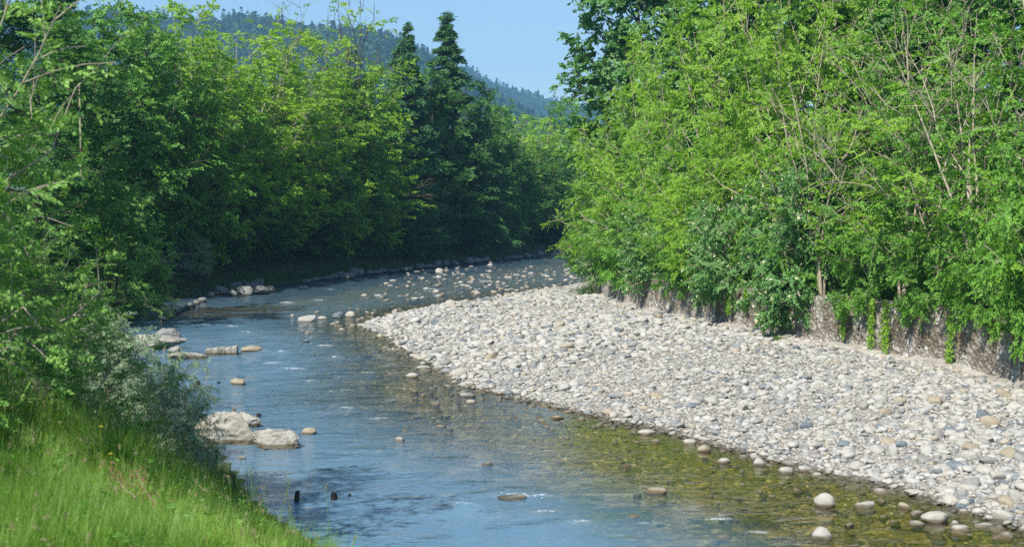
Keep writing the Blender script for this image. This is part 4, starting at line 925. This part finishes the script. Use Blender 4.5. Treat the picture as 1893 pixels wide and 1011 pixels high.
# vine strands on the wall face
pxw = WPX/WPY*F+CX
def vine(px, length, width, label, seed):
    m = np.where(WPY < 100)[0]; i = m[np.argmin(np.abs(pxw[m]-px))]; x, y = WPX[i], WPY[i]; n = WNL[i]; top = WTOP[i]; r2 = rs(seed)
    root = empty('vine_strand', (x+n[0]*.14, y+n[1]*.14, top)); gs = Geo(); gl = Geo(); t = np.array([-n[1], n[0]])
    for s in range(3):
        k = 9; zz = -np.linspace(-.1, length*r2.uniform(.75, 1), k); o = np.cumsum(r2.normal(0, .03, k)); pts = np.stack([t[0]*o+n[0]*.04*np.linspace(0, 1, k), t[1]*o+n[1]*.04*np.linspace(0, 1, k), zz], 1)
        tube(gs, pts, .006, 4)
        q = r2.uniform(0, k-1.01, 60); q0 = q.astype(int); P = pts[q0]+(pts[q0+1]-pts[q0])*(q-q0)[:, None]; P[:, :2] += t*r2.normal(0, width*.3, (60, 1))+n*.03
        D = np.column_stack([t*r2.normal(0, 1, (60, 1))+n*.5, -np.abs(r2.normal(.5, .3, 60))]); sprays(gl, r2, P, D, .09, .06, 4, wid=.85, droop=.5)
    gs.obj('stem', [M['palebark']], root, True); gl.obj('leaves', [M['lime']], root)
    tag(root, label, 'vine', 'vine strands hanging down the wall')
vine(1355, 1.0, .18, 'leafy vine strand left of the deep overhang shadow', 1)
vine(1386, .8, .10, 'thin vine strand just left of the grass tuft at the wall foot', 6)
vine(1574, 1.35, .25, 'leafy vine strand first to the right of the shadow on the wall', 2)
vine(1622, 1.55, .28, 'left one of two close vine strands on the wall', 3)
vine(1648, 1.6, .22, 'right one of two close vine strands on the wall', 4)
vine(1768, 1.8, .30, 'longest vine strand reaching the gravel at the right', 5)

# ------------------------------------------------------------------ grass
def blades(P, h, w, mat, name, label, seed, bend=.35, head=0, gm='grass', kind='stuff'):
    r2 = rs(seed); n = len(P); az = r2.uniform(0, 6.283, n); d = np.stack([np.cos(az), np.sin(az)], 1); hh = h*r2.uniform(.4, 1.45, n)*(1+.6*np.clip(rough(P*1.9), -1, 1)); bd = hh*bend*r2.uniform(.2, 1.4, n)
    ci = np.floor((P+.12*np.stack([np.sin(P[:, 1]*9), np.sin(P[:, 0]*8)], 1))*np.array([3.4, 2.6])); hs = np.abs(np.sin(ci@np.array([12.9898, 78.233]))*43758.5453) % 1; h2 = (hs*917) % 1
    az = np.where(r2.rand(n) < .7, h2*6.283+r2.normal(0, .5, n), az); d = np.stack([np.cos(az), np.sin(az)], 1); hh = hh*(.6+.8*hs); bd = bd*(.6+.8*hs)
    wd = np.stack([-np.sin(az), np.cos(az), 0*az], 1)*(w*r2.uniform(.6, 1.3, n))[:, None]; z0 = hgt(P)-.03
    base = np.column_stack([P, z0]); lev = []
    for t in (0, .4, .75, 1):
        c = base.copy(); c[:, :2] += d*(bd*t**2)[:, None]; c[:, 2] += hh*(t-.12*bend*t*t); ww = wd*(1-t)**.6 if t < 1 else wd*.05
        lev += [c-ww, c+ww]
    Vv = np.stack(lev, 1); i = (np.arange(n)*8)[:, None, None]; f = (i+np.array([[0, 1, 3, 2], [2, 3, 5, 4], [4, 5, 7, 6]])[None]).reshape(-1, 4)
    g = Geo(); pn = np.clip(.25+.35*h2+.45*rough(P*.9)+r2.normal(0, .2, n), 0, 1); g.add(Vv.reshape(-1, 3), f, 0, np.repeat(pn, 3)); mats = [M[mat]]
    if head:
        k = r2.choice(n, head, replace=False); k = k[hh[k] > h*.6]
        st = []; hp = base[k].copy(); H2 = hh[k]*1.55; dd = d[k]*(bd[k]*.9)[:, None]
        for q in range(len(k)):
            p0 = base[k[q]]; p2 = p0+np.array([dd[q, 0], dd[q, 1], H2[q]]); p1 = (p0+p2)/2+[0, 0, H2[q]*.1]; tube(g, bez(p0, p1, p2, 4), .0035, 3, 0); hp[q] = p2
        D = np.column_stack([dd, H2*.4]); sprays(g, r2, hp-D*.18, D, .12, .022, 16, wid=.4, mat=1, droop=.3); mats.append(M['seed'])
    o = g.obj(name, mats); tag(o, label, 'grass', kind=kind); return o
rg = rs(31)
def gscat(n, x0, x1, y0, y1, cond):
    q = np.stack([rg.uniform(x0, x1, n), rg.uniform(y0, y1, n)], 1); return q[cond(q)]
landL = lambda q, a=.1: (zone(q) == 0) & (polydist(q, LSH, False) > a) & inview(q)
G1 = gscat(260000, -9, 3, 9.5, 25, lambda q: landL(q, .6) & (q[:, 0] > -.4*q[:, 1]-.5))
blades(G1, .42, .0042, 'grass', 'meadow_grass', 'bright green uncut grass with seed heads in the lower left corner', 1, .45, head=800)
G2 = gscat(90000, -30, -3, 25, 150, lambda q: landL(q, .15) & (polydist(q, LSH, False) < 9))
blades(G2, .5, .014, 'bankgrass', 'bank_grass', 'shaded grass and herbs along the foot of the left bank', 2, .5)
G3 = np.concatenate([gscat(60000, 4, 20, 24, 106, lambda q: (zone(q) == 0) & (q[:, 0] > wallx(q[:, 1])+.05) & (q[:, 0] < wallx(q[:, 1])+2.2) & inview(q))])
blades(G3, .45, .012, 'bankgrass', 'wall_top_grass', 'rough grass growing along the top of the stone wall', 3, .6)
def tuft(px, py, z, name, label, n, h, rad, seed, mat='grass'):
    x, y = world(px, py, z); q = np.stack([x+rs(seed).normal(0, rad, n), y+rs(seed+1).normal(0, rad*.6, n)], 1)
    tag(blades(q, h, .008, mat, name, label, seed, .9, kind=None), label, 'grass')
tuft(1432, 622, .85, 'grass_tuft', 'green grass tuft growing at the foot of the wall left of its shadow', 420, .32, .34, 8)
tuft(1090, 548, .35, 'grass_tuft', 'yellow-green grass clump at the far corner of the wall', 500, .7, .5, 12, 'bankgrass')
# broad weeds, small yellow flowers and fallen dead stalks in the meadow
g = Geo(); P = gscat(900, -8, 2, 11, 24, lambda q: landL(q, 1.2)); P = P[:520]; PB = np.column_stack([P, hgt(P)+rg.uniform(.15, .4, len(P))])
sprays(g, rg, PB, rg.normal(0, 1, (len(P), 3))*[1, 1, .3]+[0, 0, .6], .22, .075, 9, wid=.5); tag(g.obj('meadow_herbs', [M['green']]), 'broad-leaved herbs scattered through the lower left grass', 'herbs', kind='stuff')
def yflower(px, py, z, label, seed):
    x, y = world(px, py, z); zz = gz(x, y); root = empty('yellow_flower', (x, y, zz)); g = Geo(); h = max(.35, z-zz); tube(g, [[0, 0, 0], [.02, 0, h*.5], [.0, 0, h]], .003, 4); g.obj('stem', [M['grass']], root)
    g = Geo(); sprays(g, rs(seed), np.array([[0, 0, h]]*3), np.array([[1, 0, .3], [-.5, .8, .3], [-.5, -.8, .3]]), .02, .02, 5, wid=1, droop=0); g.obj('petals', [M['yflower']], root)
    tag(root, label, 'flower')
yflower(185, 788, 2.75, 'single yellow flower head above the shaded grass by the willow', 1)
yflower(205, 838, 2.6, 'yellow flower low in the sunlit grass clump', 2)
def stalk(px0, py0, px1, py1, z, label, seed):
    x0, y0 = world(px0, py0, z); x1, y1 = world(px1, py1, z); a = np.array([x0, y0, z]); b = np.array([x1, y1, z-.08]); r2 = rs(seed)
    root = empty('dead_stalk', (x0, y0, gz(x0, y0))); o = np.array([x0, y0, gz(x0, y0)]); g = Geo(); pts = bez(a, (a+b)/2+[.05, 0, -.12], b, 7)+r2.normal(0, .012, (7, 3)); tube(g, pts-o, np.linspace(.003, .006, 7), 5); g.obj('stem', [M['deadtwig']], root)
    g = Geo(); k = r2.randint(0, 4, 45); sprays(g, r2, pts[k]-o+r2.normal(0, .06, (45, 3)), r2.normal(0, 1, (45, 3)), .09, .022, 8, wid=.5); g.obj('seed_head', [M['rustbark']], root); tag(root, label, 'dead stalk')
stalk(200, 860, 250, 905, 2.5, 'fallen rust-brown dead weed stalk in the grass, left one', 4)
stalk(250, 873, 292, 917, 2.5, 'fallen rust-brown dead weed stalk in the grass, right one', 5)

# ------------------------------------------------------------------ bare branches
def twigs(root_pt, tip, n, rad, seed, spread, name, label, mat, cat):
    r2 = rs(seed); a = np.array(root_pt, float); b = np.array(tip, float)-a; g = Geo(); L = np.linalg.norm(b)
    def rec(p, d, l, rr, lev):
        q = p+d*l; m = (p+q)/2+r2.normal(0, .05*l, 3); tube(g, bez(p, m, q, 5), np.linspace(rr, rr*.5, 5), 4)
        if lev: 
            for k in range(n): 
                t = r2.uniform(.3, 1); rec(p+(q-p)*t, nrmz(d+r2.normal(0, spread, 3)), l*r2.uniform(.35, .65), rr*.5, lev-1)
    rec(np.zeros(3), b/L, L, rad, 3); o = g.obj(name, [M[mat]], smooth=True); o.location = root_pt; tag(o, label, cat)
d = 121.5
twigs((wx(668, d), d+.5, wz(372, d)), (wx(770, d), d-.5, wz(352, d)), 4, .045, 3, .35, 'dead_branch', 'bare dead branch reaching right against the dark trees', 'deadtwig', 'branch')
d = 118
for k, (a, b, c, e) in enumerate([(1082, 478, 1048, 462), (1085, 470, 1052, 452), (1088, 485, 1058, 478)]):
    twigs((wx(a, d), d, wz(c if 0 else b, d)), (wx(c, d), d-.6, wz(e, d)), 5, .035, 20+k, .45, 'driftwood_branch', ['middle brown branch of the driftwood at the far corner of the right bank', 'upper brown branch of the driftwood at the far corner of the right bank', 'lowest brown branch of the driftwood at the far corner, touching the water'][k], 'deadtwig', 'driftwood')

# ------------------------------------------------------------------ air
bm = Geo(); x0, x1, y0, y1, z0, z1 = -1600, 1600, -700, 3300, -3, 330
bm.add([[x0, y0, z0], [x1, y0, z0], [x1, y1, z0], [x0, y1, z0], [x0, y0, z1], [x1, y0, z1], [x1, y1, z1], [x0, y1, z1]], [[0, 3, 2, 1], [4, 5, 6, 7], [0, 1, 5, 4], [1, 2, 6, 5], [2, 3, 7, 6], [3, 0, 4, 7]])
mh, nt, o = newmat('haze_air'); pv = nt.nodes.new('ShaderNodeVolumePrincipled'); pv.inputs['Color'].default_value = (.30, .63, 1, 1); pv.inputs['Density'].default_value = .00031; pv.inputs['Anisotropy'].default_value = .1
nt.links.new(pv.outputs[0], o.inputs['Volume']); hz = bm.obj('haze', [mh]); tag(hz, 'thin blue haze in the air over the valley', 'haze', kind='stuff'); 

# ------------------------------------------------------------------ look-alikes: say where each stands among them
seen = {}
for ob in list(COL.objects):
    if ob.parent is None and 'label' in ob: seen.setdefault(ob['label'], []).append(ob)
ORD = ['', 'second', 'third', 'fourth', 'fifth', 'sixth', 'seventh', 'eighth', 'ninth', 'tenth']
for lab, obs in seen.items():
    n = len(obs)
    if n < 2: continue
    obs.sort(key=lambda ob: ob.location.x/ob.location.y)
    for i_, ob in enumerate(obs):
        if n == 2: w_ = ('left one', 'right one')[i_]
        elif i_ == 0: w_ = 'leftmost'
        elif i_ == n-1: w_ = 'rightmost'
        elif n == 3: w_ = 'middle one'
        elif i_ < 10 and i_ <= n//2: w_ = ORD[i_]+' from left'
        else: w_ = ORD[n-1-i_]+' from right' if 0 < n-1-i_ < 10 else 'middle one'
        ob['label'] = lab+', '+w_
